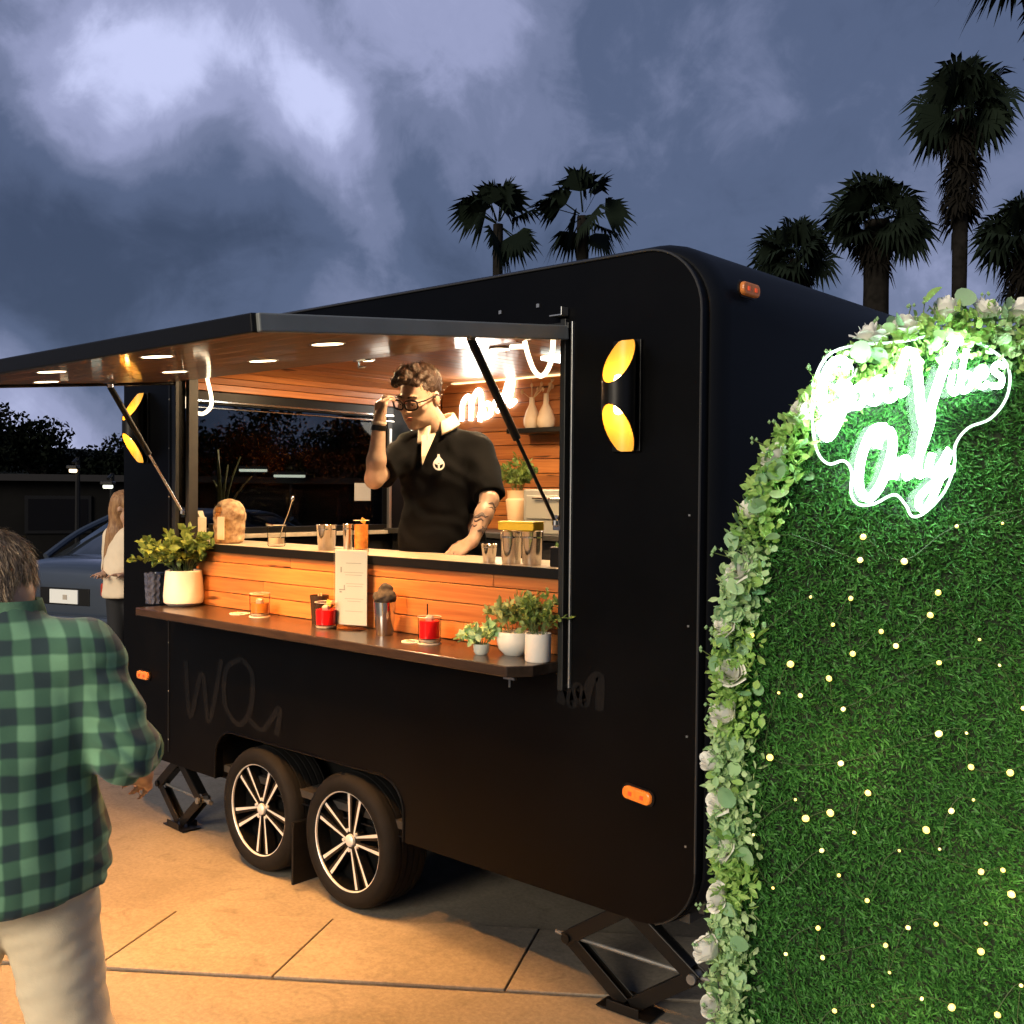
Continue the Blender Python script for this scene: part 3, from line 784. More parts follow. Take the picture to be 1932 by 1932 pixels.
# wheels
def wheel_meshes():
    out = {}
    t = MB(); prof_ = [(.200, .0), (.212, -.006), (.232, -.010), (.252, -.004), (.264, .012), (.269, .022)]
    for i in range(5):
        y = .028 + i * .031
        prof_ += [(.2705, y), (.2711, y + .022), (.263, y + .0235), (.263, y + .0285)]
    prof_ += [(.269, .186), (.262, .198), (.245, .206), (.205, .200)]
    Mr = Matrix(((1, 0, 0), (0, 0, 1), (0, -1, 0)))   # axis z -> y
    Mr = Matrix(((1, 0, 0), (0, 0, 1), (0, 1, 0)))
    t.lathe(prof_, seg=56, M=Mr, cap=False); out['tyre'] = t.mesh('tyre', m_rubber, True)
    r_ = MB(); r_.lathe([(.196, .012), (.196, .19)], seg=40, M=Mr, cap=False); r_.lathe([(.0, .075), (.196, .075)], seg=40, M=Mr, cap=False)
    out['barrel'] = r_.mesh('rim_barrel', m_rimblack, True)
    l_ = MB(); l_.lathe([(.195, .010), (.1955, .003), (.199, .001), (.2005, .006), (.199, .014)], seg=56, M=Mr, cap=False); out['lip'] = l_.mesh('rim_lip', m_rimcut, True)
    # one spoke: a pair of bars that open towards the lip, dark sides with a cut bright face
    s_ = MB()
    for sg in (-1, 1):
        a = [(sg * .002, .030), (sg * .018, .030), (sg * .044, .188), (sg * .016, .192)]
        s_.cur = 1; s_.add([(x, .016, z) if z > .1 else (x, .026, z) for x, z in a] + [(x, .060, z) for x, z in a],
              [(0, 1, 5, 4), (1, 2, 6, 5), (2, 3, 7, 6), (3, 0, 4, 7), (7, 6, 5, 4)])
        s_.cur = 1; s_.add([(x, .0155, z) if z > .1 else (x, .0255, z) for x, z in a], [(0, 1, 2, 3)])
        b_ = [(sg * .0100, .032), (sg * .0175, .030), (sg * .0430, .187), (sg * .0290, .190)]
        s_.cur = 0; s_.add([(x, .0148, z) if z > .1 else (x, .0248, z) for x, z in b_], [(0, 1, 2, 3)])
    out['spoke'] = s_.mesh('spoke', [m_rimcut, m_rimblack])
    h_ = MB(); h_.lathe([(.0, .010), (.016, .011), (.024, .016), (.026, .028)], seg=24, M=Mr, cap=False); out['cap'] = h_.mesh('hub_cap', m_rimcut, True)
    d_ = MB(); d_.lathe([(.026, .026), (.056, .028), (.056, .06)], seg=24, M=Mr, cap=False)
    out['hub'] = d_.mesh('hub', m_rimblack, True)
    n_ = MB(); n_.lathe([(0, .017), (.007, .019), (.008, .030)], seg=8, M=Mr, cap=False); out['nut'] = n_.mesh('wheel_nut', m_rimcut, True)
    return out
wm = wheel_meshes()
for i, (x, y, rz) in enumerate(((XW, -.004, 0), (XW - SW, -.004, 0), (XW, W + .004, math.pi), (XW - SW, W + .004, math.pi))):
    w_ = empty('wheel', (x, y, RW), rz, trailer)
    ph = (.18, .55, 0, .3)[i]
    link_mesh('tyre', wm['tyre'], w_); link_mesh('rim_barrel', wm['barrel'], w_); link_mesh('rim_lip', wm['lip'], w_); link_mesh('hub', wm['hub'], w_); link_mesh('hub_cap', wm['cap'], w_)
    for k in range(5):
        link_mesh('spoke', wm['spoke'], w_, (0, 0, 0), (0, ph + k * 2 * math.pi / 5, 0))
        a = ph + (k + .5) * 2 * math.pi / 5; link_mesh('wheel_nut', wm['nut'], w_, (math.sin(a) * .042, 0, math.cos(a) * .042))
# wheel housing behind the cut-out
wh = MB(); wh.box(((x0c + x1c) / 2, .16, .60), (x1c - x0c + .04, .24, .02)); wh.box(((x0c + x1c) / 2, .27, .48), (x1c - x0c + .04, .02, .26)); wh.box((x0c - .01, .15, .47), (.02, .22, .25)); wh.box((x1c + .01, .15, .47), (.02, .22, .25))
wh.build('wheel_housing', m_blacktrim, trailer)
fd = MB(); fd.tube([(x, -.000, zz) for x, zz in notch], .006, 8); fd.build('wheel_arch_lip', m_black, trailer, smooth=True)
mf = MB(); mf.box((XW - SW / 2, .05, .155), (.012, .18, .25)); mf.box((XW - SW / 2, .05, .28), (.02, .18, .02)); mf.build('mud_flap', m_rubber, trailer)

# scissor jacks
def jack(c, half, hgt, rz=0.0):
    j = empty('scissor_jack', c, rz, trailer)
    zm = hgt * .52; zt_ = hgt - .012
    def arm(a, b_, nm='jack_arm'):
        a, b_ = Vector(a), Vector(b_); v = b_ - a; ln = v.length; ang = math.atan2(v.z, v.x)
        o = MB(); o.box((ln / 2, -.021, 0), (ln + .03, .005, .046)); o.box((ln / 2, .021, 0), (ln + .03, .005, .046)); o.box((ln / 2, 0, .0205), (ln * .82, .037, .005))
        return o.build(nm, m_blacktrim, j, a, (0, -ang, 0), bevel=.002)
    arm((-.020, 0, zt_ - .01), (-half, 0.001, zm)); arm((.020, 0, zt_ - .01), (half, .001, zm))
    a1 = arm((-.024, .002, .030), (-half, .002, zm)); a2 = arm((.024, .002, .030), (half, .002, zm))
    for o in (a1, a2): o.scale = (1, .84, 1)
    MB().tube([(-half - .06, 0, zm), (half + .05, 0, zm)], .0075, 8).build('jack_screw', m_steel, j, smooth=True)
    for sx in (-half, half):
        k_ = MB(); k_.tube([(sx, -.034, zm), (sx, .034, zm)], .016, 10); k_.build('jack_trunnion', m_steel if sx > 0 else m_blacktrim, j, smooth=True)
    e_ = MB(); e_.tube([(half + .05, 0, zm), (half + .075, 0, zm)], .013, 6); e_.build('jack_screw_head', m_steel, j)
    b_ = MB(); b_.box((0, 0, .006), (.20, .10, .006)); b_.box((0, -.048, .020), (.12, .004, .034)); b_.box((0, .048, .020), (.12, .004, .034)); b_.build('jack_foot', m_blacktrim, j, bevel=.002)
    t_ = MB(); t_.box((0, 0, hgt - .008), (.14, .07, .012)); t_.build('jack_head', m_blacktrim, j, bevel=.002)
jack((-.30, .10, 0), .235, .345, R(4))
jack((-3.00, .10, 0), .205, .345, R(-3))
jack((-.30, W - .15, 0), .235, .345, R(4)); jack((-3.00, W - .15, 0), .205, .345, R(-3))
# drawbar at the tow end
db = MB()
for y0 in (.55, W - .55): db.tube([(-L + .1, y0, .34), (-L - .95, W / 2, .36)], .035, 6)
db.build('drawbar', m_blacktrim, trailer)
st_ = MB(); st_.tube([(-L - .7, W / 2, .36), (-L - .7, W / 2, .05)], .025, 8); st_.lathe([(.0, .04), (.07, .035), (.08, 0)], (-L - .7, W / 2, .0), 14); st_.build('jockey_wheel_post', m_steel, trailer)

# neon script on the far wall and LED tubes at the hatch corners
def px_wall(px, py): return (-3.155 + (px - 868) * .0046, W - .085, 2.113 + (800 - py) * .0034)
nw = empty('neon_wall_sign', (0, 0, 0), 0, trailer)
for st in ([(872, 795), (874, 762), (884, 748), (890, 760), (890, 795)], [(890, 795), (893, 758), (904, 738), (910, 752), (908, 798)],
           [(906, 790), (914, 768), (926, 766), (928, 784), (916, 790), (914, 775)], [(926, 786), (938, 760), (948, 752), (950, 772), (940, 780)],
           [(946, 778), (956, 740), (964, 716), (968, 730), (962, 770), (974, 762)]):
    MB().tube(catmull([px_wall(*p_) for p_ in st], 6), .0155, 8).build('neon_letter', m_neonwhite, nw, smooth=True)
lamp('neon_wall_lamp', 'AREA', 1.6, (1, .93, .80), (-2.90, W - .16, 2.2), trailer, .3, (0, -1, -.2))
MB().tube(catmull([(-.951, .3, 2.24), (-.935, .3, 2.19), (-.905, .3, 2.13), (-.868, .3, 2.105), (-.832, .3, 2.135), (-.815, .3, 2.20), (-.808, .3, 2.37)], 6), .0095, 8).build('led_tube', m_tube, trailer, smooth=True)
MB().tube(catmull([(-1.02, .3, 2.225), (-.96, .3, 2.222)], 4), .0095, 8).build('led_tube', m_tube, trailer, smooth=True)
MB().tube(catmull([(-3.14, .2, 2.29), (-3.09, .2, 2.315), (-3.03, .2, 2.315), (-2.965, .2, 2.285), (-2.945, .2, 2.22), (-2.91, .2, 2.13), (-2.915, .2, 2.08), (-2.98, .2, 2.05), (-3.06, .2, 2.062), (-3.13, .2, 2.09), (-3.15, .2, 2.14)], 6), .0095, 8).build('led_tube', m_tube, trailer, smooth=True)

# small shelf on the far wall
box('wall_shelf', (-2.36, W - .18, 2.037), (.42, .20, .03), m_blacktrim, trailer, .003)
# tall white light bar at the back corner (stands beside the window)
lb = MB(); lb.box((-L + .10, 1.93, 2.03), (.03, .05, .16)); lb.build('corner_light_bar', mat('light_bar_glow', (.9, .95, .92), .4, emit=(.85, 1.0, .93), estr=1.3), trailer, bevel=.004)
cl = MB(); cl.box((-1.55, 1.55, 2.366), (.62, .16, .022)); cl.build('ceiling_light_panel', mat('light_panel_glow', (.9, .95, .92), .4, emit=(.86, 1.0, .93), estr=2.2), trailer, bevel=.004)
lamp('ceiling_panel_lamp', 'AREA', 2.6, (.90, 1.0, .94), (-1.55, 1.55, 2.35), trailer, .3, (0, 0, -1))

# faint tone-on-tone script painted on the side
m_script = mat('satin_grey_lettering', (.0034, .0036, .0046), .7, spec=.15)
def script(strokes, nm):
    for st in strokes:
        pts = catmull([(x, -.0015, z) for x, z in st], 6)
        mb = MB(); vs = []
        for i, p_ in enumerate(pts):
            t = (pts[min(i + 1, len(pts) - 1)] - pts[max(i - 1, 0)]).normalized(); nrm = Vector((-t.z, 0, t.x)); wd = .010 + .008 * abs(t.z)
            vs += [p_ + nrm * wd, p_ - nrm * wd]
        mb.add(vs, [(2 * i, 2 * i + 2, 2 * i + 3, 2 * i + 1) for i in range(len(pts) - 1)]).build(nm, m_script, trailer)
script([[(-2.80, .86), (-2.76, .60), (-2.66, .82), (-2.60, .60), (-2.50, .90)], [(-2.34, .92), (-2.46, .86), (-2.47, .70), (-2.36, .625), (-2.27, .71), (-2.26, .86), (-2.34, .92)],
        [(-2.28, .66), (-2.18, .63), (-2.06, .74), (-2.08, .62)]], 'side_lettering')
script([[(-.52, .98), (-.50, 1.04), (-.47, .98), (-.45, 1.05), (-.42, .99), (-.40, 1.06), (-.36, 1.09), (-.36, .98)]], 'side_lettering')
# ------------------------------------------------------------------ leafy things
def leaf_mat(name, c, c2, rough=.5, tr=.25, spec=.4):
    if name in MATS: return MATS[name]
    m = bpy.data.materials.new(name); m.use_nodes = True; nt = m.node_tree; b = nt.nodes['Principled BSDF']; N = nt.nodes.new; Lk = nt.links.new
    oi = N('ShaderNodeObjectInfo'); tc = N('ShaderNodeTexCoord')
    at_ = N('ShaderNodeAttribute'); at_.attribute_name = 'rnd'
    nz = N('ShaderNodeTexNoise'); nz.inputs['Scale'].default_value = 26; nz.inputs['Detail'].default_value = 3; Lk(tc.outputs['Object'], nz.inputs['Vector'])
    a = N('ShaderNodeMath'); a.operation = 'ADD'; Lk(oi.outputs['Random'], a.inputs[0]); Lk(at_.outputs['Fac'], a.inputs[1])
    fr_ = N('ShaderNodeMath'); fr_.operation = 'FRACT'; Lk(a.outputs[0], fr_.inputs[0])
    mx0 = N('ShaderNodeMath'); mx0.operation = 'MULTIPLY_ADD'; mx0.inputs[1].default_value = .7; Lk(fr_.outputs[0], mx0.inputs[0])
    m3 = N('ShaderNodeMath'); m3.operation = 'MULTIPLY'; m3.inputs[1].default_value = .3; Lk(nz.outputs['Fac'], m3.inputs[0]); Lk(m3.outputs[0], mx0.inputs[2])
    rp = N('ShaderNodeValToRGB'); rp.color_ramp.elements[0].color = (*c2, 1); rp.color_ramp.elements[1].color = (*c, 1); Lk(mx0.outputs[0], rp.inputs[0])
    Lk(rp.outputs[0], b.inputs['Base Color']); b.inputs['Roughness'].default_value = rough; b.inputs['Specular IOR Level'].default_value = spec
    if tr:
        t = N('ShaderNodeBsdfTranslucent'); Lk(rp.outputs[0], t.inputs['Color']); mx = N('ShaderNodeMixShader'); mx.inputs[0].default_value = tr
        out = nt.nodes['Material Output']; Lk(b.outputs[0], mx.inputs[1]); Lk(t.outputs[0], mx.inputs[2]); Lk(mx.outputs[0], out.inputs[0])
    MATS[name] = m
    return m

def set_rnd(me, per_face):
    a = me.attributes.new('rnd', 'FLOAT', 'FACE'); a.data.foreach_set('value', np.array(per_face, np.float32))

def leaf_cloud(name, items, m, parent=None, loc=(0, 0, 0), shape='oval', kind='stuff'):
    """items: (pos, dir, normal, length, width) -> one mesh of small curved leaves"""
    V = []; F = []; rnd = []
    rg = random.Random(len(items) + 13)
    for (p_, d, nrm, ln, wd) in items:
        d = d.normalized(); s_ = d.cross(nrm)
        s_ = s_.normalized() if s_.length > 1e-5 else Vector((1, 0, 0)); nn = s_.cross(d)
        b0 = len(V)
        if shape == 'oval':
            q = [(0, 0, 0), (.28, .42, .03), (.62, .5, .0), (1, 0, -.10), (.62, -.5, .0), (.28, -.42, .03), (.5, 0, -.06)]
            for a, b_, h in q: V.append(p_ + d * (a * ln) + s_ * (b_ * wd) + nn * (h * ln))
            fs = [(0, 1, 6), (1, 2, 6), (2, 3, 6), (3, 4, 6), (4, 5, 6), (5, 0, 6)]
        else:
            q = [(0, .5, 0), (0, -.5, 0), (.55, .42, .10), (.55, -.42, .10), (1, 0, -.06)]
            for a, b_, h in q: V.append(p_ + d * (a * ln) + s_ * (b_ * wd) + nn * (h * ln))
            fs = [(0, 1, 3, 2), (2, 3, 4)]
        r_ = rg.random()
        for f_ in fs: F.append(tuple(b0 + i for i in f_)); rnd.append(r_)
    me = bpy.data.meshes.new(name); me.from_pydata([tuple(v) for v in V], [], F); me.update(); me.materials.append(m); set_rnd(me, rnd)
    o = link_mesh(name, me, parent, loc)
    if kind: o['kind'] = kind
    return o

def rvec(rg, a=1.0):
    while True:
        v = Vector((rg.uniform(-1, 1), rg.uniform(-1, 1), rg.uniform(-1, 1)))
        if .01 < v.length < 1: return v.normalized() * a

m_turf = leaf_mat('artificial_turf_green', (0.105, 0.330, 0.066), (0.016, 0.092, 0.020), .5, .15, .3)
m_euc = leaf_mat('eucalyptus_leaf', (0.46, 0.68, 0.40), (0.20, 0.42, 0.20), .5, .3)
m_euc2 = leaf_mat('lime_filler_leaf', (0.52, 0.72, 0.22), (0.22, 0.48, 0.11), .5, .3)
m_silver = leaf_mat('silver_filler_leaf', (0.62, 0.78, 0.42), (0.28, 0.52, 0.22), .55, .25)
m_petal = leaf_mat('cream_rose_petal', (0.96, 0.96, 0.90), (0.94, 0.93, 0.84),   .6, .12, .2)
m_potleaf = leaf_mat('potted_herb_leaf', (0.27, 0.36, 0.085), (0.075, 0.14, 0.03), .45, .25)
m_stem = mat('green_stem', (.10, .14, .04), .6)

# ------------------------------------------------------------------ arched greenery wall with neon
HC = Vector((0.962, -0.648, 0)); HRZ = 0.66
HHW, HSP, HRI = 0.430, 1.36, 0.625
hw_ = thing('greenery_wall', 'arched artificial grass backdrop panel beside the trailer end', 'backdrop', HC, HRZ)
def arch_poly(hw__, sp, n=24):
    return [(-hw__, 0.0)] + [(-hw__ * math.cos(math.pi * k / n), sp + HRI * math.sin(math.pi * k / n)) for k in range(n + 1)] + [(hw__, 0.0)]
pp = arch_poly(HHW, HSP)
MB().prism(pp, .03).build('panel_board', mat('backdrop_board', (.03, .05, .025), .8), hw_)
ft = MB()
for sx in (-.3, .3): ft.box((sx, .06, .012), (.05, .42, .024)); ft.tube([(sx, .03, .9), (sx, .22, .02)], .012, 6)
ft.build('stand', m_blacktrim, hw_)
rg = random.Random(21)
def in_arch(x, z, inset=0.0):
    h = HHW - inset
    if z < 0.02: return False
    if z < HSP: return abs(x) < h
    return (x / h) ** 2 + ((z - HSP) / (HRI - inset)) ** 2 < 1
items = []
while len(items) < 105000:
    x, z = rg.uniform(-HHW, HHW), rg.uniform(.02, HSP + HRI)
    if not in_arch(x, z): continue
    if z < .40 and rg.random() < .5: continue
    tw = mnoise.noise(Vector((x * 14, z * 14, 3.1))) * 2.2
    out_ = Vector((.30 * math.cos(tw * 2 + 1.0), -1.0, .30 * math.sin(tw * 2) - .15)) + rvec(rg, 1.0)
    if out_.y > -.12: out_.y = -.12
    ln = rg.uniform(.008, .022) * (1 + .5 * mnoise.noise(Vector((x * 30, z * 30, 0))))
    items.append((Vector((x, -.002 - rg.uniform(0, .012), z)), out_, rvec(rg), ln, rg.uniform(.0022, .0044)))
leaf_cloud('grass', items, m_turf, hw_, shape='blade')

# fairy lights strewn over the grass
fl = thing('fairy_lights', 'string of warm fairy lights threaded through the grass wall', 'string lights', HC, HRZ)
m_bulb = mat('fairy_bulb_glow', (.9, .8, .5), .3, emit=(1.0, .70, .10), estr=1.0)
m_bulb2 = mat('fairy_bulb_white', (.9, .85, .7), .3, emit=(1.0, .74, .15), estr=1.2)
bl = MB(); bl.lathe([(0, -.0052), (.0036, -.003), (.0044, 0), (.0034, .003), (0, .0052)], seg=8); bme = [bl.mesh('bulb', m_bulb, True), None]
bl = MB(); bl.lathe([(0, -.0048), (.0034, -.003), (.0042, 0), (.0034, .003), (0, .0048)], seg=8); bme[1] = bl.mesh('bulb', m_bulb2, True)
pts = []
tries = 0
while len(pts) < 125 and tries < 9000:
    tries += 1
    x, z = rg.uniform(-HHW + .03, HHW - .02), rg.uniform(.3, 1.66)
    if not in_arch(x, z, .03): continue
    if z > 1.45 and rg.random() < .55: continue
    if all((x - a) ** 2 + (z - b_) ** 2 > .038 ** 2 for a, b_ in pts): pts.append((x, z))
for i, (x, z) in enumerate(pts):
    link_mesh('bulb', bme[i % 3 == 0], fl, (x, -.030 - rg.uniform(0, .006), z), (rg.uniform(0, 3), rg.uniform(0, 3), 0), rg.choice((.6, .8, 1.0, 1.25, 1.5)))
pts.sort(key=lambda t: (round(t[1] / .12), t[0] if round(t[1] / .12) % 2 else -t[0]))
wire = MB(); wire.tube(catmull([(x, -.024, z) for x, z in pts], 4), .0009, 4); wire.build('wire', mat('green_wire', (.05, .09, .03), .5), fl)
for x, z, e in ((-.2, 1.2, .35), (.1, .95, .45), (-.1, .7, .35), (.2, 1.3, .35)): lamp('fairy_glow', 'POINT', e * .9, (1, .78, .36), (x, -.13, z), fl, .05)

# neon sign, written the way the photograph reads
def ng(px, py): return Vector(((px - 1830) * .94 / 1009.0 - .007, -.062, 1.668 + (935 - py) * .97 / 1009.0))
ns = thing('neon_sign', 'glowing white script neon sign reading Good Vibes Only on the grass arch', 'neon sign', HC, HRZ)
m_neon = mat('neon_sign_glow', (.9, 1, .95), .4, emit=(.74, 1.0, .90), estr=17.0)
good = {
 'G': [(1592, 690), (1578, 672), (1556, 684), (1542, 725), (1546, 765), (1566, 772), (1584, 748), (1588, 722), (1568, 728), (1590, 720), (1580, 770), (1556, 818), (1542, 800), (1566, 776), (1600, 756)],
 'o': [(1614, 722), (1600, 732), (1598, 754), (1612, 760), (1624, 742), (1618, 722), (1632, 732)],
 'o2': [(1646, 712), (1633, 722), (1630, 745), (1644, 752), (1656, 733), (1650, 712), (1664, 722)],
 'd': [(1684, 708), (1668, 708), (1660, 730), (1668, 746), (1684, 732), (1702, 652), (1690, 700), (1690, 736), (1704, 726)],
 'V': [(1700, 656), (1716, 662), (1724, 700), (1732, 775), (1742, 800), (1752, 755), (1772, 690), (1792, 642), (1806, 636)],
 'i': [(1790, 694), (1786, 724), (1794, 734), (1804, 718)],
 'b': [(1816, 652), (1808, 690), (1806, 726), (1818, 728), (1828, 712), (1820, 698), (1809, 708)],
 'e': [(1837, 708), (1852, 700), (1848, 686), (1837, 694), (1837, 716), (1848, 722), (1858, 714)],
 's': [(1888, 684), (1874, 680), (1867, 692), (1882, 704), (1880, 720), (1864, 720)],
 'O': [(1666, 800), (1640, 806), (1618, 860), (1616, 915), (1636, 932), (1660, 900), (1678, 840), (1672, 806), (1654, 818), (1648, 838)],
 'n': [(1688, 858), (1680, 896), (1692, 868), (1706, 858), (1704, 892), (1714, 886)],
 'l': [(1714, 886), (1736, 836), (1752, 782), (1744, 774), (1732, 830), (1728, 886), (1740, 884)],
 'y': [(1754, 848), (1747, 878), (1758, 886), (1776, 860), (1786, 842), (1772, 890), (1748, 946), (1732, 950), (1732, 930), (1760, 902), (1794, 876)]}
for k_, st in good.items():
    MB().tube(catmull([ng(*q) for q in st], 6), .0084 if k_ in 'GOV' else (.0066 if k_ in 'oo2dnly' else .0054), 8).build('neon_letter', m_neon, ns, smooth=True)
MB().tube(catmull([ng(1789, 668), ng(1792, 664)], 2), .007, 8).build('neon_letter', m_neon, ns, smooth=True)
outl = [(1538, 690), (1528, 760), (1536, 836), (1560, 868), (1590, 862), (1606, 882), (1606, 925), (1622, 946), (1652, 944), (1690, 926), (1712, 946), (1726, 968), (1752, 958), (1786, 920), (1804, 872), (1806, 830), (1830, 798), (1872, 780), (1902, 740), (1906, 690), (1880, 656), (1800, 618), (1700, 634), (1580, 648)]
oc = catmull([ng(*q) for q in outl], 5, True)
bp_ = MB(); n = len(oc)
bp_.add([v + Vector((0, .020, 0)) for v in oc] + [v + Vector((0, .026, 0)) for v in oc], [tuple(range(n)), tuple(reversed(range(n, 2 * n)))] + [(i, (i + 1) % n, (i + 1) % n + n, i + n) for i in range(n)])
bp_.build('acrylic_backing', m_acrylic, ns)
m_edge = mat('acrylic_edge_glow', (.9, 1, .95), .3, emit=(.70, .95, .86), estr=.6)
ed = MB(); ed.tube([v + Vector((0, .022, 0)) for v in oc], .0026, 6, close=True); ed.build('acrylic_edge', m_edge, ns, smooth=True)

# garland: roses, round eucalyptus leaves, small filler
gl = thing('flower_garland', 'cream rose and eucalyptus garland along the edge of the grass arch', 'garland', HC, HRZ)
def petal(b, rad, ht, ang, wid, flare, tilt):
    """one cupped petal standing round the axis: bottom tucked in, rim rolling out by flare"""
    vs = []; nu, nv = 6, 5
    for i in range(nu + 1):
        for j in range(nv + 1):
            w = 2 * i / nu - 1; t = j / nv
            rr_ = rad * (.30 + .70 * math.sin(min(1, t * 1.25) * math.pi / 2)) + flare * max(0, t - .45) ** 2 * rad * 2.2
            a = ang + w * wid * (.75 + .35 * t - .45 * t ** 4)
            zz = ht * (t - .22 * flare * max(0, t - .5) * 2 - .16 * abs(w) ** 2.5 * t) + tilt * w * .1 * ht
            vs.append((rr_ * math.cos(a), rr_ * math.sin(a), zz))
    b.add(vs, [(i * (nv + 1) + j, (i + 1) * (nv + 1) + j, (i + 1) * (nv + 1) + j + 1, i * (nv + 1) + j + 1) for i in range(nu) for j in range(nv)])
def rose_mesh(seed):
    rg_ = random.Random(seed); b = MB()
    for lay, (cnt, rad, ht, wid, flare) in enumerate(((2, .008, .060, 1.7, 0), (3, .014, .061, 1.25, .05), (3, .021, .060, 1.2, .12), (4, .028, .056, 1.0, .28), (5, .034, .050, .85, .50), (5, .037, .040, .8, .75))):
        for k in range(cnt): petal(b, rad * rg_.uniform(.94, 1.06), ht * rg_.uniform(.92, 1.06), k * 2 * math.pi / cnt + lay * 1.1 + rg_.uniform(-.2, .2), wid, flare * (.5 + .3 * (seed % 4)), rg_.uniform(-1, 1))
    me = b.mesh('rose', m_petal); me.polygons.foreach_set('use_smooth', [True] * len(me.polygons)); set_rnd(me, [rg_.random() * .3 for _ in me.polygons])
    return me
roses = [rose_mesh(s) for s in (1, 2, 3, 4, 5)]
ARC = math.pi * (1.5 * (HHW + HRI) - math.sqrt(HHW * HRI)) / 1.0 * .5
def edge_pt(t):
    """t metres along the arch edge, from the ground at the left, over the top, to the right"""
    if t < HSP: return Vector((-HHW, 0, t)), Vector((-1, 0, 0))
    a = (t - HSP) / ARC * math.pi
    if a < math.pi: return Vector((-HHW * math.cos(a), 0, HSP + HRI * math.sin(a))), Vector((-math.cos(a) * HRI, 0, math.sin(a) * HHW)).normalized()
    return Vector((HHW, 0, HSP - (t - HSP - ARC))), Vector((1, 0, 0))
# roses seen in the photograph, given by height along the edge
rose_t = [.32, .45, .60, .70, .80, .91, 1.01, 1.085, 1.16, 1.25, 1.33, 1.41, 1.50, 1.60, 1.70, 1.80, 1.90, 1.98, 2.06, 2.14, 2.22, 2.30, 2.42, 2.62, 2.75]
rg = random.Random(4)
for i, t in enumerate(rose_t):
    p_, n_ = edge_pt(t)
    off = rg.uniform(-.012, .022)
    d = (n_ * rg.uniform(.5, 1.1) + Vector((rg.uniform(-.3, .3), -rg.uniform(.1, .7), rg.uniform(.1, .8)))).normalized()
    o = link_mesh('rose', roses[i % 5], gl, p_ + n_ * off + Vector((0, -.02, 0)), (0, 0, 0), (rg.uniform(.44, .64), rg.uniform(.44, .64), rg.uniform(.55, .80)))
    o.rotation_euler = d.to_track_quat('Z', 'Y').to_euler()
# leaf templates
def leaf_tpl(kind, m):
    b = MB(); n = 12; vs = [(0, 0, -.002)]
    for k in range(n):
        a = 2 * math.pi * k / n
        rx, ry = {'round': (.5, .48), 'oval': (.55, .30), 'spoon': (.5, .38)}[kind]
        x = .5 + rx * math.cos(a); y = ry * math.sin(a) * (1.0 if kind == 'round' else (.7 + .5 * x))
        vs.append((x, y, .10 * (y / max(ry, .01)) ** 2 * .5 + .06 * math.sin(x * 3)))
    vs[0] = (.5, 0, .0)
    b.add(vs, [(0, k + 1, (k + 1) % n + 1) for k in range(n)])
    me = b.mesh('leaf', m); me.polygons.foreach_set('use_smooth', [True] * len(me.polygons)); set_rnd(me, [0.0] * len(me.polygons)); return me
tpl = [leaf_tpl('round', m_euc), leaf_tpl('spoon', m_euc), leaf_tpl('oval', m_euc2), leaf_tpl('round', m_silver)]
TT = HSP + ARC + .35
n_leaf = 0
while n_leaf < 290:
    t = rg.uniform(.35, TT)
    if t < 1.0 and rg.random() < .35: continue
    p_, n_ = edge_pt(t)
    dens = .050 if t > 1.3 else .042
    base = p_ + n_ * max(-.045, min(.018, rg.gauss(-.004, dens * .42))) + Vector((0, -rg.uniform(.0, .055), 0)) + Vector((0, 0, rg.uniform(-.02, .02)))
    if t > HSP + ARC * .33: base += Vector((0, 0, rg.uniform(-.055, .03)))
    d = n_ * rg.uniform(-.6, .8) + rvec(rg, .9) + Vector((0, -.35, .3))
    kind = rg.choices(range(4), (4, 3, 3, 2))[0]
    size = rg.uniform(.022, .042) * (1.05 if kind == 0 else 1)
    o = link_mesh('leaf', tpl[kind], gl, base, (0, 0, 0), (size, size, size))
    nn = (Vector((0, -1, .3)) + rvec(rg, .9)).normalized(); dn = d.normalized(); s_ = nn.cross(dn).normalized(); nn = dn.cross(s_)
    o.rotation_euler = Matrix((dn, s_, nn)).transposed().to_euler()
    n_leaf += 1
items = []; items2 = []
for k in range(9000):
    t = rg.uniform(.25, TT); p_, n_ = edge_pt(t)
    cl_ = mnoise.noise(Vector((t * 14, 1.3, 0)))
    base = p_ + n_ * max(-.06, min(.026, rg.gauss(-.004, .022) + .012 * cl_)) + Vector((0, -rg.uniform(-.01, .05), rg.uniform(-.015, .015)))
    if t > HSP + ARC * .33 and rg.random() < .4: base += Vector((0, 0, rg.uniform(-.05, .0)))
    d = n_ * rg.uniform(-.3, 1.0) + rvec(rg) + Vector((0, -.4, .1))
    (items if mnoise.noise(Vector((t * 9, 7.7, 0))) > -.05 else items2).append((base, d, rvec(rg), rg.uniform(.010, .026), rg.uniform(.007, .015)))
leaf_cloud('small_foliage', items, m_euc2, gl); leaf_cloud('small_foliage', items2, m_silver, gl)
# tiny buds on wiry sprigs that stick out past the edge
b = MB()
for k in range(46):
    t = rg.uniform(.35, TT); p_, n_ = edge_pt(t); d = (n_ + rvec(rg, .7) + Vector((0, -.2, .2))).normalized(); ln = rg.uniform(.02, .05)
    a = p_ + n_ * .02 + Vector((0, -.02, 0)); e = a + d * ln
    b.cur = 0; b.tube([a, e], .0009, 4)
    b.cur = 1
    for q in range(3): b.lathe([(0, -.004), (.0035, 0), (0, .005)], tuple(e + rvec(rg, .006)), 6)
bo_ = b.build('bud_sprigs', [m_stem, m_silver], gl); bo_['kind'] = 'stuff'; set_rnd(bo_.data, [.9] * len(bo_.data.polygons))

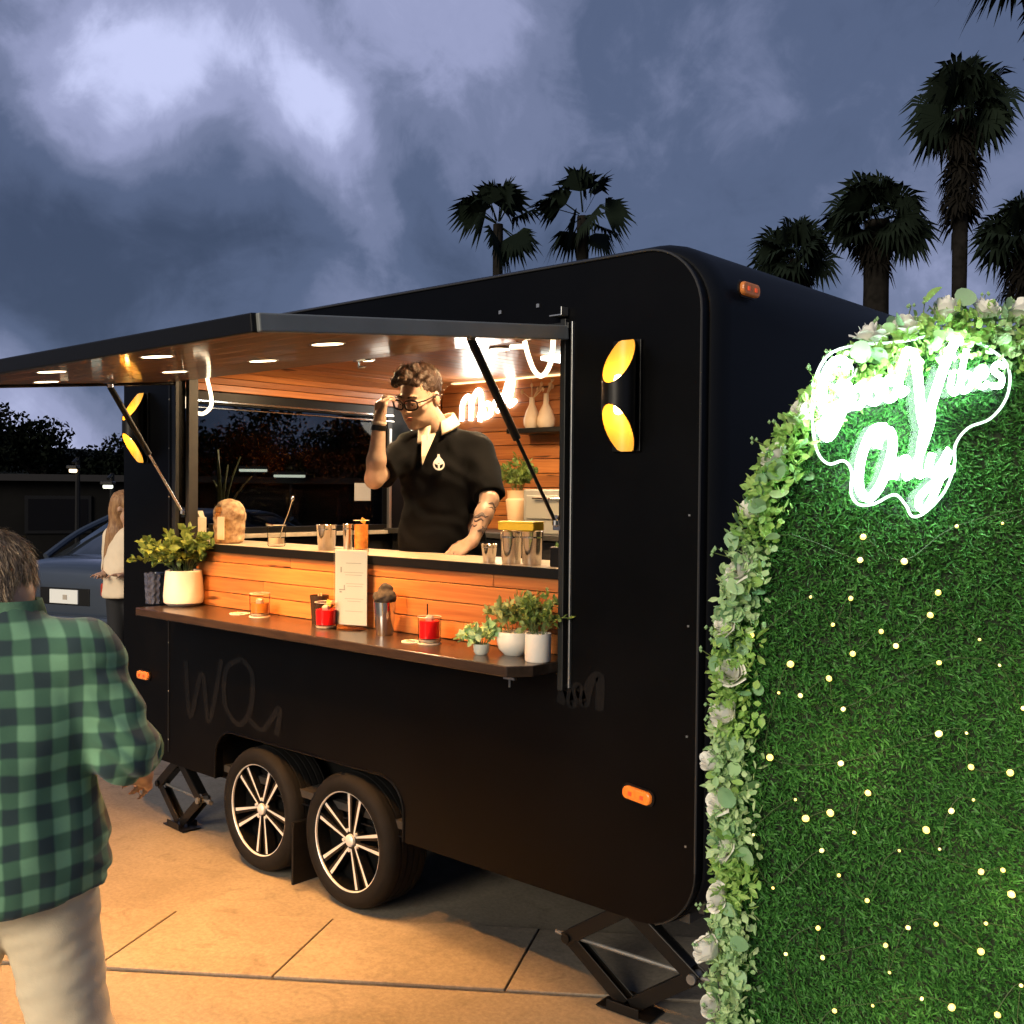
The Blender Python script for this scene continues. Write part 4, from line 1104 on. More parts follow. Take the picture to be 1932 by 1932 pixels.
# ------------------------------------------------------------------ things on the shelf and bar
def lathe_part(name, prof_, m, parent, loc=(0, 0, 0), seg=28, cap=True, bevel=0):
    b = MB(); b.lathe(prof_, seg=seg, cap=cap); return b.build(name, m, parent, loc, smooth=True)

def potted(name, label, cat, loc, pot_prof, pot_m, n, h0, spread, leaf, lm, stems=14, seed=1, squash=.8, potname='pot', wd=.6, seed_lean=(0, 0)):
    t = thing(name, label, cat, loc)
    lathe_part(potname, pot_prof, pot_m, t)
    top = max(z for r_, z in pot_prof); rim = pot_prof[-2][0] if len(pot_prof) > 1 else .03
    lathe_part('soil', [(0, top - .012), (rim * .9, top - .012)], mat('potting_soil', (.03, .02, .012), .9, bump=.3, bscale=200), t, cap=False)
    rg_ = random.Random(seed); st = MB(); its = []
    for k in range(stems):
        a = rg_.uniform(0, 2 * math.pi); q = rg_.uniform(.1, 1) ** .6
        tip = Vector((math.cos(a) * spread * q + seed_lean[0], math.sin(a) * spread * q * .8 + seed_lean[1], top + h0 * (1.05 - squash * q * q) * rg_.uniform(.75, 1.1)))
        base = Vector((math.cos(a) * rim * .4, math.sin(a) * rim * .4, top - .01)); mid = base.lerp(tip, .5) + Vector((0, 0, h0 * .18))
        path_ = catmull([base, mid, tip], 5); st.tube(path_, .0014, 4)
        per = max(3, n // stems)
        for j in range(per):
            f_ = rg_.uniform(.3, 1.04); idx = min(len(path_) - 1, int(f_ * (len(path_) - 1))); p_ = path_[idx]
            d = (rvec(rg_) + (tip - base).normalized() * .6).normalized()
            its.append((p_ + rvec(rg_, leaf * .2), d, rvec(rg_) + Vector((0, 0, .8)), leaf * rg_.uniform(.6, 1.2), leaf * wd * rg_.uniform(.7, 1.15)))
    st.build('stems', m_stem, t); leaf_cloud('foliage', its, lm, t)
    return t

potted('potted_plant', 'leafy eucalyptus bunch in a large cream pot at the far end of the shelf', 'plant', (-2.815, -.005, ZS), [(0, 0), (.070, 0), (.090, .016), (.094, .045), (.084, .165), (.078, .168), (.074, .150)], m_white, 700, .19, .27, .046, m_potleaf, 30, 3, .75, seed_lean=(-.03, 0))
v_ = thing('patterned_vase', 'dark blue diamond patterned glass vase left of the cream pot', 'vase', (-2.995, -.055, ZS))
b = MB(); n = 14
for j in range(7):
    for k in range(n): pass
prof_v = []
b = MB(); rows_ = 8; sg = 20; vs = []; fs = []
for j in range(rows_ + 1):
    z_ = j * .148 / rows_
    for k in range(sg):
        a = 2 * math.pi * (k + .5 * (j % 2)) / sg; r_ = .036 + .008 * (z_ / .148) + (.0045 if k % 2 == 0 else -.002)
        vs.append((r_ * math.cos(a), r_ * math.sin(a), z_))
for j in range(rows_):
    for k in range(sg): fs.append((j * sg + k, j * sg + (k + 1) % sg, (j + 1) * sg + (k + 1) % sg, (j + 1) * sg + k))
fs.append(tuple(reversed(range(sg))))
b.add(vs, fs).build('body', mat('blue_cut_glass', (.045, .06, .11), .14, .0, var=.3, vscale=30, coat=.6), v_)

def tumbler(name, label, loc, r_, h, liquid, level, group=None, ice=True, garnish=False, straw=False, coaster=None):
    t = thing(name, label, 'drink', loc, group=group)
    th = .003
    lathe_part('glass', [(0, .001), (r_ * .90, .001), (r_ * .96, .006), (r_, h)], m_glass, t, cap=False)
    lathe_part('glass_rim', [(r_ - .0006, h - .001), (r_ + .0008, h - .0005), (r_ + .0004, h + .001), (r_ - .0012, h + .0004), (r_ - .0006, h - .001)], mat('glass_rim', (.75, .68, .58), .1), t, cap=False)
    lathe_part('glass_base', [(0, .0015), (r_ * .88, .0015), (r_ * .93, .006), (r_ * .93, .011), (0, .011)], mat('glass_base', (.55, .42, .30), .1, var=.3, vscale=50), t, cap=False)
    lathe_part('liquid', [(0, .0125), (r_ * .92 - th, .0145), (r_ * .96 - th - .0006, level), (0, level)], liquid, t, cap=False)
    if ice:
        ib = MB(); rg_ = random.Random(int(loc[0] * 100)); Mr = Matrix.Rotation(.5, 3, 'Z') @ Matrix.Rotation(.3, 3, 'X')
        ib.box((.003, -.002, level + .004), (.026, .026, .026), Mr); ib.build('ice_cube', mat('ice', (.85, .75, .65), .15, var=.1, vscale=40, trans=.6), t, bevel=.003)
    if garnish: MB().box((r_ * .4, 0, h - .002), (.030, .004, .022), Matrix.Rotation(.4, 3, 'Y')).build('garnish', mat('orange_peel', (.75, .30, .04), .5), t, bevel=.002)
    if straw: MB().tube([(-.012, 0, level - .02), (-.016, .004, h + .045)], .0025, 6).build('straw', m_blacktrim, t)
    return t
m_red = mat('red_aperitif', (.80, .010, .012), .15)
m_amberliq = mat('amber_whisky', (.55, .20, .03), .08, coat=.3)
tumbler('cocktail', 'amber drink in a tumbler at the far end of the shelf', (-2.20, -.005, ZS + .004), .044, .098, m_amberliq, .056)
tumbler('cocktail', 'red drink in a tumbler left of the upright menu card', (-1.703, -.035, ZS), .046, .104, m_red, .074, garnish=True)
tumbler('cocktail', 'red drink with a black straw standing on a white coaster', (-1.106, -.035, ZS + .005), .043, .092, m_red, .078, straw=True)
def coaster(label, loc, r_=.045, hole=True):
    t = thing('coaster', label, 'coaster', loc)
    lathe_part('disc', [(r_ * .62, 0), (r_, 0), (r_, .0035), (r_ * .62, .0035), (r_ * .62, 0)] if hole else [(0, 0), (r_, 0), (r_, .0035), (0, .0035)], mat('cream_coaster', (.70, .60, .48), .6, var=.08, vscale=30), t, cap=False)
    return t
coaster('cream coaster under the amber drink', (-2.20, -.005, ZS), .046, False)
coaster('cream ring coaster lying flat left of the amber drink', (-2.345, -.01, ZS))
coaster('cream coaster under the red drink with the straw', (-1.106, -.035, ZS), .044, False)
coaster('cream ring coaster lying flat beside the red drink with the straw', (-1.175, -.055, ZS), .040)

t = thing('garnish_tin', 'dark tumbler of wooden picks behind the red drink by the menu', 'tin', (-1.83, .03, ZS))
lathe_part('tin', [(0, 0), (.030, 0), (.040, .118), (.038, .118), (.028, .004), (0, .004)], mat('dark_smoked_glass', (.05, .03, .02), .2, .3), t, cap=False)
for k in range(6):
    a = k * 1.1; MB().tube([(math.cos(a) * .012, math.sin(a) * .012, .01), (math.cos(a) * .028, math.sin(a) * .028, .10 + .012 * (k % 3))], .0032, 5).build('wooden_pick', mat('bamboo', (.62, .42, .20), .5), t)

t = thing('menu_holder', 'upright cream menu card in a clear acrylic stand on the shelf', 'menu', (-1.615, .02, ZS), R(20))
card = MB().box((0, 0, .165), (.145, .003, .300)).build('menu_card', mat('menu_paper', (.78, .70, .58), .6, var=.03, vscale=6), t)
m_ink = mat('menu_ink', (.42, .36, .29), .7)
for (x, z_, w_, h_) in ((-.045, .235, .006, .022), (-.040, .155, .028, .004), (-.030, .165, .004, .018), (-.047, .146, .010, .006), (.012, .262, .07, .0022), (.012, .225, .09, .0016), (.012, .215, .075, .0016), (.018, .18, .08, .0014), (.018, .17, .07, .0014), (.015, .12, .085, .0014), (.015, .11, .06, .0014), (.015, .07, .08, .0014)):
    MB().box((x, -.0022, z_), (w_, .0010, h_)).build('printed_mark', m_ink, t)
st = MB(); st.box((0, -.005, .165), (.152, .002, .308)); st.box((0, .005, .165), (.152, .002, .308)); st.box((0, -.02, .003), (.152, .075, .005)); st.build('acrylic_stand', m_acrylic, t)

t = thing('steel_cup', 'steel mixing cup stuffed with a dark folded napkin on the shelf', 'cup', (-1.384, -.005, ZS))
lathe_part('cup', [(0, 0), (.032, 0), (.034, .004), (.043, .128), (.0445, .129), (.042, .126), (.031, .006), (0, .006)], m_chrome, t, cap=False)
S = SDF((-.08, -.08, .1), (.08, .08, .24), .004)
S.ell((0, 0, .145), (.046, .042, .030), .01); S.ell((.004, 0, .172), (.030, .026, .028), .01); S.ell((-.03, .005, .15), (.026, .024, .018), .01); S.ell((.034, -.004, .150), (.022, .024, .02), .01)
S.build('napkin', mat('dark_napkin', (.035, .028, .022), .85, var=.35, vscale=60, bump=.2, bscale=120), t, wrinkle=lambda p_: .006 * mnoise.noise(Vector(p_) * 60), smooth_it=1)

potted('potted_plant', 'green herb in a small white cylinder pot at the near end of the shelf', 'plant', (-.567, -.062, ZS), [(0, 0), (.040, 0), (.043, .004), (.043, .092), (.039, .092), (.038, .08)], m_white, 340, .13, .11, .026, m_potleaf, 18, 9, .7, wd=.5)
potted('potted_plant', 'pale succulent bunch in a round white bowl beside the white cylinder pot', 'plant', (-.715, -.01, ZS), [(0, 0), (.035, 0), (.055, .02), (.062, .050), (.056, .078), (.050, .076)], mat('pale_bowl', (.72, .72, .66), .45), 330, .125, .140, .034, leaf_mat('pale_herb_leaf', (.40, .46, .20), (.14, .22, .07), .45, .25), 20, 12, .8)
potted('potted_plant', 'pale variegated trailing plant spilling onto the shelf corner', 'plant', (-.80, -.085, ZS), [(0, 0), (.02, 0), (.026, .01), (.028, .035), (.024, .035), (.022, .03)], mat('pale_bowl2', (.66, .68, .6), .5), 150, .085, .085, .034, m_silver, 12, 14, .9)

# behind: things on the bar
t = thing('paper_bag', 'cream paper bread bag with a rounded open top on the bar', 'bag', (-2.762, .21, ZBAR))
S = SDF((-.13, -.10, -.01), (.13, .10, .25), .005)
S.cone((0, 0, .03), (0, 0, .12), .070, .075, .03); S.ell((0, 0, .15), (.088, .06, .065), .03); S.cut((0, 0, .0), (0, 0, -1)); S.ell((-.02, -.085, .155), (.050, .06, .042), .01, sub=True)
S.build('bag_body', mat('kraft_cream_paper', (.60, .44, .25), .7, var=.65, vscale=34, bump=.25, bscale=60, col2=(.20, .10, .045)), t, wrinkle=lambda p_: .006 * mnoise.noise(Vector(p_) * 32))
pk = MB(); pk.box((.040, -.074, .075), (.055, .004, .11)); pk.build('bag_label', mat('bag_label_paper', (.72, .60, .40), .6), t)
rg_ = random.Random(8)
for k in range(6):
    b = MB(); b.lathe([(0, -.016), (.013, -.009), (.016, 0), (.013, .009), (0, .016)], seg=10); o = b.build('dried_orange', mat('dried_orange', (.52, .22, .045), .55, var=.4, vscale=60), t, (-.045 + .022 * (k % 3), -.035, .135 + .026 * (k // 3)), (rg_.uniform(0, 2), rg_.uniform(0, 2), 0), smooth=True)
t = thing('small_carton', 'small cream carton standing behind the cream pot', 'carton', (-3.05, .22, ZBAR - .0))
MB().box((0, 0, .06), (.062, .05, .12)).build('carton_body', mat('cream_carton', (.66, .52, .38), .6, var=.15, vscale=20), t, bevel=.003)
MB().prism([(-.03, .12), (.03, .12), (.012, .152), (-.018, .148)], .03).build('carton_top', mat('carton_fold', (.55, .47, .36), .6), t, (0, -.015, 0))
t = thing('mixing_glass', 'clear mixing glass with a long bar spoon on the bar', 'glass', (-2.38, .21, ZBAR))
lathe_part('glass', [(0, .001), (.036, .001), (.040, .006), (.043, .098)], m_glass, t, cap=False)
lathe_part('glass_rim', [(.0424, .097), (.0438, .0975), (.0434, .099), (.0418, .0984), (.0424, .097)], mat('glass_rim', (.75, .68, .58), .1), t, cap=False)
lathe_part('ice_melt', [(0, .012), (.035, .013), (.037, .04), (0, .04)], mat('pale_liquid', (.55, .45, .32), .15), t, cap=False)
sp = MB(); sp.tube(catmull([(.02, 0, .01), (.045, 0, .085), (.085, 0, .150), (.118, .0, .215)], 6), .003, 6); sp.lathe([(0, -.014), (.008, -.006), (.009, .004), (0, .016)], (.120, 0, .222), 8); sp.build('bar_spoon', m_chrome, t, smooth=True)
jp = MB(); jp.tube([(-.03, 0, .095), (-.08, 0, .1)], .005, 6); jp.build('strainer_handle', m_chrome, t)
def tin(name, label, loc, r0, r1, h, m=m_chrome, group=None):
    t = thing(name, label, 'shaker', loc, group=group)
    lathe_part('cup', [(0, 0), (r0 * .94, 0), (r0, .004), (r1, h - .003), (r1 + .0018, h - .001), (r1, h), (r1 - .002, h - .002), (r0 - .003, .006), (0, .005)], m, t, cap=False)
    lathe_part('band', [(r0 + (r1 - r0) * .8 + .0006, h * .8), (r0 + (r1 - r0) * .84 + .0008, h * .84)], m, t, cap=False)
    return t
tin('shaker_tin', 'steel shaker tin left of the amber glass on the bar', (-1.987, .19, ZBAR), .036, .045, .112)
tin('jigger_cup', 'narrow steel jigger right beside the amber glass on the bar', (-1.868, .21, ZBAR), .018, .022, .118)
tumbler('cocktail', 'tall amber glass with foam on the bar behind the menu', (-1.786, .215, ZBAR), .034, .135, mat('orange_juice', (.62, .22, .045), .25, var=.35, vscale=40), .118, ice=False, garnish=True)
tin('jigger_cup', 'small steel jigger on the bar by the barman\'s hand', (-.985, .15, ZBAR), .022, .030, .070)
tin('shaker_tin', 'left steel shaker tin of the pair under the yellow box', (-.885, .16, ZBAR), .034, .041, .120)
tin('shaker_tin', 'right steel shaker tin of the pair under the yellow box', (-.795, .17, ZBAR), .034, .041, .122)
t = thing('yellow_box', 'flat yellow box lying on top of two steel shaker tins', 'box', (-.842, .163, ZBAR + .124), R(8))
MB().box((0, 0, .0125), (.150, .075, .025)).build('box_body', mat('yellow_card', (.86, .55, .03), .45, var=.06, vscale=20), t, bevel=.003)
MB().box((0.0, 0, .0285), (.152, .077, .007)).build('box_lid', mat('yellow_card_lid', (.90, .62, .05), .45), t, bevel=.002)
t = thing('small_herb_tray', 'dark tray of herbs at the right end of the bar', 'tray', (-.655, .22, ZBAR))
MB().box((0, 0, .035), (.10, .12, .07)).build('tray', m_blacktrim, t, bevel=.004)
leaf_cloud('herbs', [(Vector((rg_.uniform(-.045, .045), rg_.uniform(-.055, .055), .068)), rvec(rg_) + Vector((0, 0, 1)), rvec(rg_), .02, .012) for _ in range(70)], m_potleaf, t)
# back counter
potted('tall_vase_plant', 'leafy plant in a tall tapered tan vase on the back counter', 'plant', (-2.355, 1.86, 1.44), [(0, 0), (.040, 0), (.046, .006), (.066, .185), (.064, .190), (.055, .196), (.058, .238), (.060, .242), (.052, .240)], mat('tan_ceramic', (.66, .44, .26), .5, var=.06, vscale=10), 420, .19, .15, .040, m_potleaf, 22, 17, .8, potname='vase')
t = thing('ice_machine', 'grey metal appliance box on the back counter in the corner', 'appliance', (-2.02, 1.93, 1.44))
MB().box((0, 0, .125), (.42, .32, .25)).build('housing', mat('grey_enamel', (.30, .29, .26), .4, .2, var=.08, vscale=8), t, bevel=.008)
MB().box((0, -.165, .15), (.36, .008, .13)).build('door', mat('grey_door', (.36, .35, .31), .35, .3), t, bevel=.004)
MB().tube([(-.12, -.185, .20), (.12, -.185, .20)], .006, 8).build('handle', m_chrome, t)
for i, (x, lb_, sc_) in enumerate(((-2.445, 'slim cream bottle vase with dried pods on the wall shelf', .92), (-2.335, 'round cream bottle vase with dried stems on the wall shelf', 1.0))):
    t = thing('bottle_vase', lb_, 'vase', (x, 2.09, 2.052))
    lathe_part('body', [(0, 0), (.036 * sc_, 0), (.052 * sc_, .020), (.054 * sc_, .055), (.040 * sc_, .100), (.018, .145), (.014, .200 * sc_), (.017, .205 * sc_)], mat('cream_matte_vase', (.72, .56, .40), .55), t)
    rg2 = random.Random(i + 3); b = MB()
    for k in range(6):
        a = rg2.uniform(0, 6.28); q = rg2.uniform(.02, .07); tip = Vector((math.cos(a) * q * 1.3, math.sin(a) * q, .205 * sc_ + rg2.uniform(.03, .09)))
        b.tube([(0, 0, .19 * sc_), tip], .003, 5); b.lathe([(0, -.018), (.008, -.008), (.009, .004), (0, .016)], tuple(tip), 7)
    b.build('dried_stems', mat('dried_pods', (.62, .42, .24), .7, var=.2, vscale=40), t, smooth=True)
# spiky plant on the bar's far end
t = thing('spiky_plant', 'dark spiky leaved plant by the left jamb of the hatch', 'plant', (-3.14, .40, ZBAR - .0))
lathe_part('pot', [(0, 0), (.05, 0), (.06, .08), (.055, .08), (.05, .07)], mat('dark_pot', (.03, .03, .03), .5), t)
for k, (ax, ln, wd) in enumerate(((-.05, .40, .045), (.12, .32, .03), (.30, .36, .022), (.65, .26, .02), (-.4, .24, .026))):
    b = MB(); vs = []; seg = 6
    for j in range(seg + 1):
        tq = j / seg; w_ = wd * math.sin(math.pi * min(1, .15 + tq * .85)) * (1 - tq * .2); bend = ax * tq * tq * ln * 1.2
        vs += [(bend + ax * ln * .2 * tq - w_ / 2, .01 * k, .07 + ln * tq), (bend + ax * ln * .2 * tq, .01 * k + .008, .07 + ln * tq), (bend + ax * ln * .2 * tq + w_ / 2, .01 * k, .07 + ln * tq)]
    b.add(vs, [(j * 3 + i, j * 3 + i + 1, j * 3 + i + 4, j * 3 + i + 3) for j in range(seg) for i in (0, 1)])
    o = b.build('leaf', mat('dark_strap_leaf', (.035, .05, .03), .4, var=.4, vscale=12), t, smooth=True)
    sd = o.modifiers.new('thick', 'SOLIDIFY'); sd.thickness = .002
# ------------------------------------------------------------------ people
m_skin = mat('skin', (0.52, 0.30, 0.19), 0.48, var=.08, vscale=18, bump=.03, bscale=160, sss=.12)
m_skin_t = mat('skin_barman', (0.40, 0.265, 0.19), 0.46, var=.16, vscale=22, bump=.03, bscale=160, sss=.10)

def hand(S, wr, F, N, side, curl=.25, spread=.12, thumb_curl=.2, sc=1.0, k=.007):
    """wr wrist, F towards the knuckles, N out of the back of the hand, side +1/-1: which way the thumb leaves"""
    F = Vector(F).normalized(); N = Vector(N); N = (N - F * N.dot(F)).normalized(); T = F.cross(N) * side; wr = Vector(wr)
    kn = []
    for i, (o, f_) in enumerate(((.031, .083), (.011, .088), (-.010, .085), (-.029, .077))):
        kp = wr + (F * f_ + T * o) * sc; kn.append(kp)
        S.cone(wr + (F * .012 + T * o * .62) * sc, kp, .0145 * sc, .0115 * sc, .014)
    S.cone(wr, wr + F * .03 * sc, .021 * sc, .019 * sc, .015)
    for i, (kp, ln, r_) in enumerate(zip(kn, (.072, .081, .076, .060), (.0092, .0095, .0090, .0080))):
        d = (F + T * spread * (1.2 - .8 * i)).normalized(); p_ = kp
        c = curl[i] if isinstance(curl, (list, tuple)) else curl
        for j, fr_ in enumerate((.45, .32, .25)):
            ang = c * (1.0 if j == 0 else 1.25)
            ax = d.cross(N); d = (Matrix.Rotation(-ang, 3, ax) @ d).normalized()
            q = p_ + d * ln * fr_ * sc; S.cone(p_, q, (r_ - .0008 * j) * sc, (r_ - .0008 * (j + 1)) * sc, .004); p_ = q
            N = N  # the plane of the hand stays
    p_ = wr + (F * .022 + T * .022) * sc
    d = (F * .62 + T * .72 - N * .25).normalized()
    for j, (ln, r_) in enumerate(((.036, .0125), (.030, .0108), (.025, .0098))):
        q = p_ + d * ln * sc; S.cone(p_, q, r_ * sc, (r_ - .0012) * sc, .006); p_ = q
        d = (d + F * thumb_curl * .8 - N * thumb_curl - T * thumb_curl * .6).normalized()

def head(S, c, Rm, s=1.0, nose=True):
    """c: centre of the head; Rm: 3x3, columns = right, back, up of the head (the face looks along -back)"""
    A = np.array(Rm, np.float32); c = np.array(c, np.float32)
    P = lambda x, y, z: tuple(c + A @ (np.array((x, y, z), np.float32) * s))
    E = lambda x, y, z, r, k=.02, sub=False: S.ell(P(x, y, z), tuple(np.array(r) * s), k, A, sub)
    E(0, .022, .030, (.075, .094, .088), .02)
    E(0, -.034, -.030, (.060, .066, .082), .035)
    E(0, -.030, -.078, (.050, .058, .040), .03)
    E(0, -.076, -.105, (.022, .018, .016), .02)
    for sx in (-1, 1):
        E(sx * .042, -.066, -.022, (.022, .018, .020), .02)
        E(sx * .030, -.088, .024, (.024, .010, .007), .014)
        E(sx * .0765, .012, -.012, (.009, .020, .032), .006)
        E(sx * .031, -.099, .004, (.0125, .010, .009), .004, True)
        E(sx * .031, -.086, .004, (.0115, .0115, .0115), .002)
    if nose:
        S.cone(P(0, -.094, .012), P(0, -.116, -.026), .0085 * s, .0115 * s, .010)
        for sx in (-1, 1): E(sx * .011, -.106, -.031, (.008, .010, .007), .006)
    E(0, -.0945, -.058, (.022, .007, .0055), .004)
    E(0, -.0925, -.071, (.019, .0075, .0065), .004)
    return P, A

def rotm(yaw, pitch, roll=0.0):
    """head matrix: yaw>0 turns the face to -X, pitch>0 looks down; face looks along -Y at rest"""
    return np.array(Matrix.Rotation(-yaw, 3, 'Z') @ Matrix.Rotation(pitch, 3, 'X') @ Matrix.Rotation(roll, 3, 'Y'))

def wr_noise(amp, sx, sy, sz, seed):
    def f_(p_): return amp * (mnoise.noise(Vector((p_.x * sx + seed, p_.y * sy, p_.z * sz))) + .5 * mnoise.noise(Vector((p_.x * sx * 2.3 + seed, p_.y * sy * 2.3, p_.z * sz * 2.3))))
    return f_

def strands(name, hair_obj, m, n, ln, wd, flow, seed, parent, lift=.25):
    """short strands rooted on the hair surface, following flow(p, normal)"""
    me = hair_obj.data; rg_ = random.Random(seed); vs = me.vertices; its = []
    for _ in range(n):
        v = vs[rg_.randrange(len(vs))]; nrm = v.normal
        d = flow(v.co, nrm); d = d - nrm * d.dot(nrm); d = d.normalized() + nrm * lift * rg_.uniform(.3, 1.2) + rvec(rg_, .25)
        its.append((v.co - nrm * .002, d, nrm + rvec(rg_, .5), ln * rg_.uniform(.6, 1.2), wd * rg_.uniform(.6, 1.2)))
    o = leaf_cloud(name, its, m, parent, shape='blade'); return o

# ---- the barman
bar = thing('person', 'barman in a black zip-neck shirt and glasses behind the bar', 'person', (-1.665, .561, .40), YAW)
def lz(z): return z - .40
S = SDF((-.36, -.50, -.01), (.34, .22, 1.86), .0055)
pel, chest, neck0, neck1 = (0, .02, lz(1.27)), (.015, .0, lz(1.68)), (.012, .0, lz(1.915)), (-.055, -.045, lz(2.02))
S.ell((0.01, .01, lz(1.52)), (.165, .118, .20), .06); S.ell((.015, .01, lz(1.72)), (.165, .105, .17), .06); S.ell((0, .02, lz(1.27)), (.160, .115, .13), .06)
S.cone((-.10, .0, lz(1.862)), (.13, .0, lz(1.868)), .046, .046, .05)
S.cone(neck0, neck1, .056, .050, .04)
Rm = rotm(R(29), R(25), R(5))
HCn = (-.090, -.062, lz(2.088))
HP, HA = head(S, HCn, Rm, 1.06)
# right arm (left in the picture): raised to the glasses
shR, elR, wrR = (-.150, -.015, lz(1.835)), (-.262, -.215, lz(1.722)), (-.240, -.225, lz(1.960))
S.cone(shR, elR, .040, .038, .03); S.cone(elR, (-.252, -.222, lz(1.80)), .037, .039, .02); S.cone((-.252, -.222, lz(1.80)), wrR, .038, .026, .02)
hand(S, wrR, (.08, .10, 1.0), (-.70, -.62, .05), -1, [.85, .62, .6, .6], .04, .6, .98)
# left arm: down to the bar
shL, elL, wrL = (.172, -.01, lz(1.835)), (.222, -.17, lz(1.640)), (.158, -.285, lz(1.470))
S.cone(shL, elL, .040, .038, .03); S.cone(elL, (.20, -.21, lz(1.58)), .038, .037, .02); S.cone((.20, -.21, lz(1.58)), wrL, .037, .025, .02)
hand(S, wrL, (-.62, -.28, -.42), (-.2, -.55, .75), 1, [.20, .22, .25, .3], .10, .2, .98)
for sx in (-1, 1):
    S.cone((sx * .085, .02, lz(1.25)), (sx * .09, .0, lz(.86)), .085, .058, .04); S.cone((sx * .09, .0, lz(.86)), (sx * .09, .02, lz(.48)), .056, .040, .03); S.cone((sx * .09, .02, lz(.44)), (sx * .10, -.13, lz(.43)), .038, .030, .02)
S.cut((0, 0, .003), (0, 0, -1))
S.build('body', m_skin_t, bar, smooth_it=1)
# shirt
S = SDF((-.36, -.34, .75), (.36, .22, 1.62), .0065)
S.ell((.012, .0, lz(1.50)), (.190, .146, .22), .07); S.ell((.015, .005, lz(1.72)), (.188, .130, .17), .07); S.cone((-.108, .005, lz(1.868)), (.142, .005, lz(1.874)), .068, .068, .06)
S.cone((.005, .0, lz(1.90)), (-.012, -.008, lz(1.945)), .088, .076, .05)
S.cone((-.138, 0, lz(1.850)), (-.232, -.165, lz(1.752)), .070, .067, .05)
S.cone((.166, 0, lz(1.855)), (.218, -.140, lz(1.665)), .070, .068, .05)
S.cone((0.0, .0, lz(1.30)), (0, 0, lz(1.40)), .165, .160, .06)
S.cut((-.01, 0, lz(1.955)), (-.30, -.25, 1), (-.085, -.2, lz(1.86)), (.12, .2, lz(2.1)))
S.cut((-.235, -.165, lz(1.735)), (-.42, -.85, -.28), (-.4, -.4, lz(1.60)), (-.14, -.09, lz(1.92))); S.cut((.222, -.150, lz(1.655)), (.12, -.55, -.80), (.13, -.4, lz(1.45)), (.4, -.02, lz(1.80))); S.cut((0, 0, lz(1.26)), (0, 0, -1))
m_blackshirt = mat('black_knit', (.0016, .0017, .0022), .85, var=.25, vscale=16, spec=.12, bump=.12, bscale=240)
S.build('shirt', m_blackshirt, bar, wrinkle=lambda p_: .011 * mnoise.noise(Vector((p_.x * 6 + 4, p_.y * 7, p_.z * 8))) + .007 * mnoise.noise(Vector((p_.x * 13 + p_.z * 9, p_.y * 12, p_.z * 14 - p_.x * 8))) + .002 * math.sin((p_.z * 1.2 + p_.x * .7) * 60 + 5 * mnoise.noise(p_ * 7)))
# trousers
S = SDF((-.26, -.18, .02), (.26, .20, 1.0), .009)
for sx in (-1, 1): S.cone((sx * .085, .02, lz(1.24)), (sx * .09, .0, lz(.86)), .102, .078, .04); S.cone((sx * .09, .0, lz(.86)), (sx * .09, .02, lz(.47)), .076, .062, .03)
S.ell((0, .02, lz(1.28)), (.172, .130, .11), .05)
S.build('trousers', mat('black_twill', (.012, .012, .013), .8), bar, wrinkle=wr_noise(.01, 6, 6, 8, 2))
# cream collar and placket
ccol = mat('cream_collar', (.72, .58, .42), .65, var=.05, vscale=30, bump=.08, bscale=200)
b = MB(); vs = []; nseg = 22; nc = Vector((-.016, -.012, lz(1.945)))
for k in range(nseg + 1):
    a = -math.pi / 2 + .30 + (2 * math.pi - .60) * k / nseg
    rx, ry = .074, .070; lift = .020 * math.sin((a + math.pi / 2) / 2) ** 2
    e = Vector((math.cos(a) * rx, math.sin(a) * ry, math.cos(a) * .030 + math.sin(a) * .010)); dr = .030 * (1 - abs(2 * k / nseg - 1) ** 6 * .1)
    pts_ = [nc + e * .98 + Vector((0, 0, -.008 + lift)), nc + e * .93 + Vector((0, 0, .030 + lift)), nc + e * 1.04 + Vector((0, 0, .032 + lift)), nc + e * 1.40 + Vector((0, 0, -.022 + lift * .6)), nc + e * 1.36 + Vector((0, 0, -.030 + lift * .6))]
    vs += pts_
b.add(vs, [(k * 5 + j, (k + 1) * 5 + j, (k + 1) * 5 + j + 1, k * 5 + j + 1) for k in range(nseg) for j in range(4)])
co = b.build('collar', ccol, bar, smooth=True); sd = co.modifiers.new('thick', 'SOLIDIFY'); sd.thickness = .004
b = MB(); b.add([(-.074, -.092, lz(1.915)), (-.014, -.088, lz(1.925)), (-.052, -.142, lz(1.825)), (-.070, -.142, lz(1.825)), (-.066, -.143, lz(1.785))], [(0, 3, 2, 1), (3, 4, 2)])
po = b.build('placket', ccol, bar); sd = po.modifiers.new('thick', 'SOLIDIFY'); sd.thickness = .006
# chest emblem: a ring like a wheel with a bottle rising out of it
m_emb = mat('emblem_thread', (.74, .74, .72), .7)
em = empty('chest_emblem', (.004, -.146, lz(1.788)), 0, bar); em.rotation_euler = (R(-8), 0, R(16))
b = MB(); b.tube([(.022 * math.cos(a), 0, .022 * math.sin(a)) for a in [2 * math.pi * k / 24 for k in range(24)]], .0036, 6, close=True); b.build('emblem_ring', m_emb, em, smooth=True)
b = MB(); b.tube([(-.020, 0, .008), (0, -.001, -.001), (.020, 0, .008)], .0038, 6); b.tube([(0, -.001, 0), (0, 0, -.020)], .0042, 6); b.build('emblem_spokes', m_emb, em)
b = MB(); b.prism([(-.019, .006), (.019, .006), (.017, .020), (.006, .032), (.004, .044), (-.004, .044), (-.006, .032), (-.017, .020)], .003); b.build('emblem_bottle', m_emb, em, (0, -.003, 0))
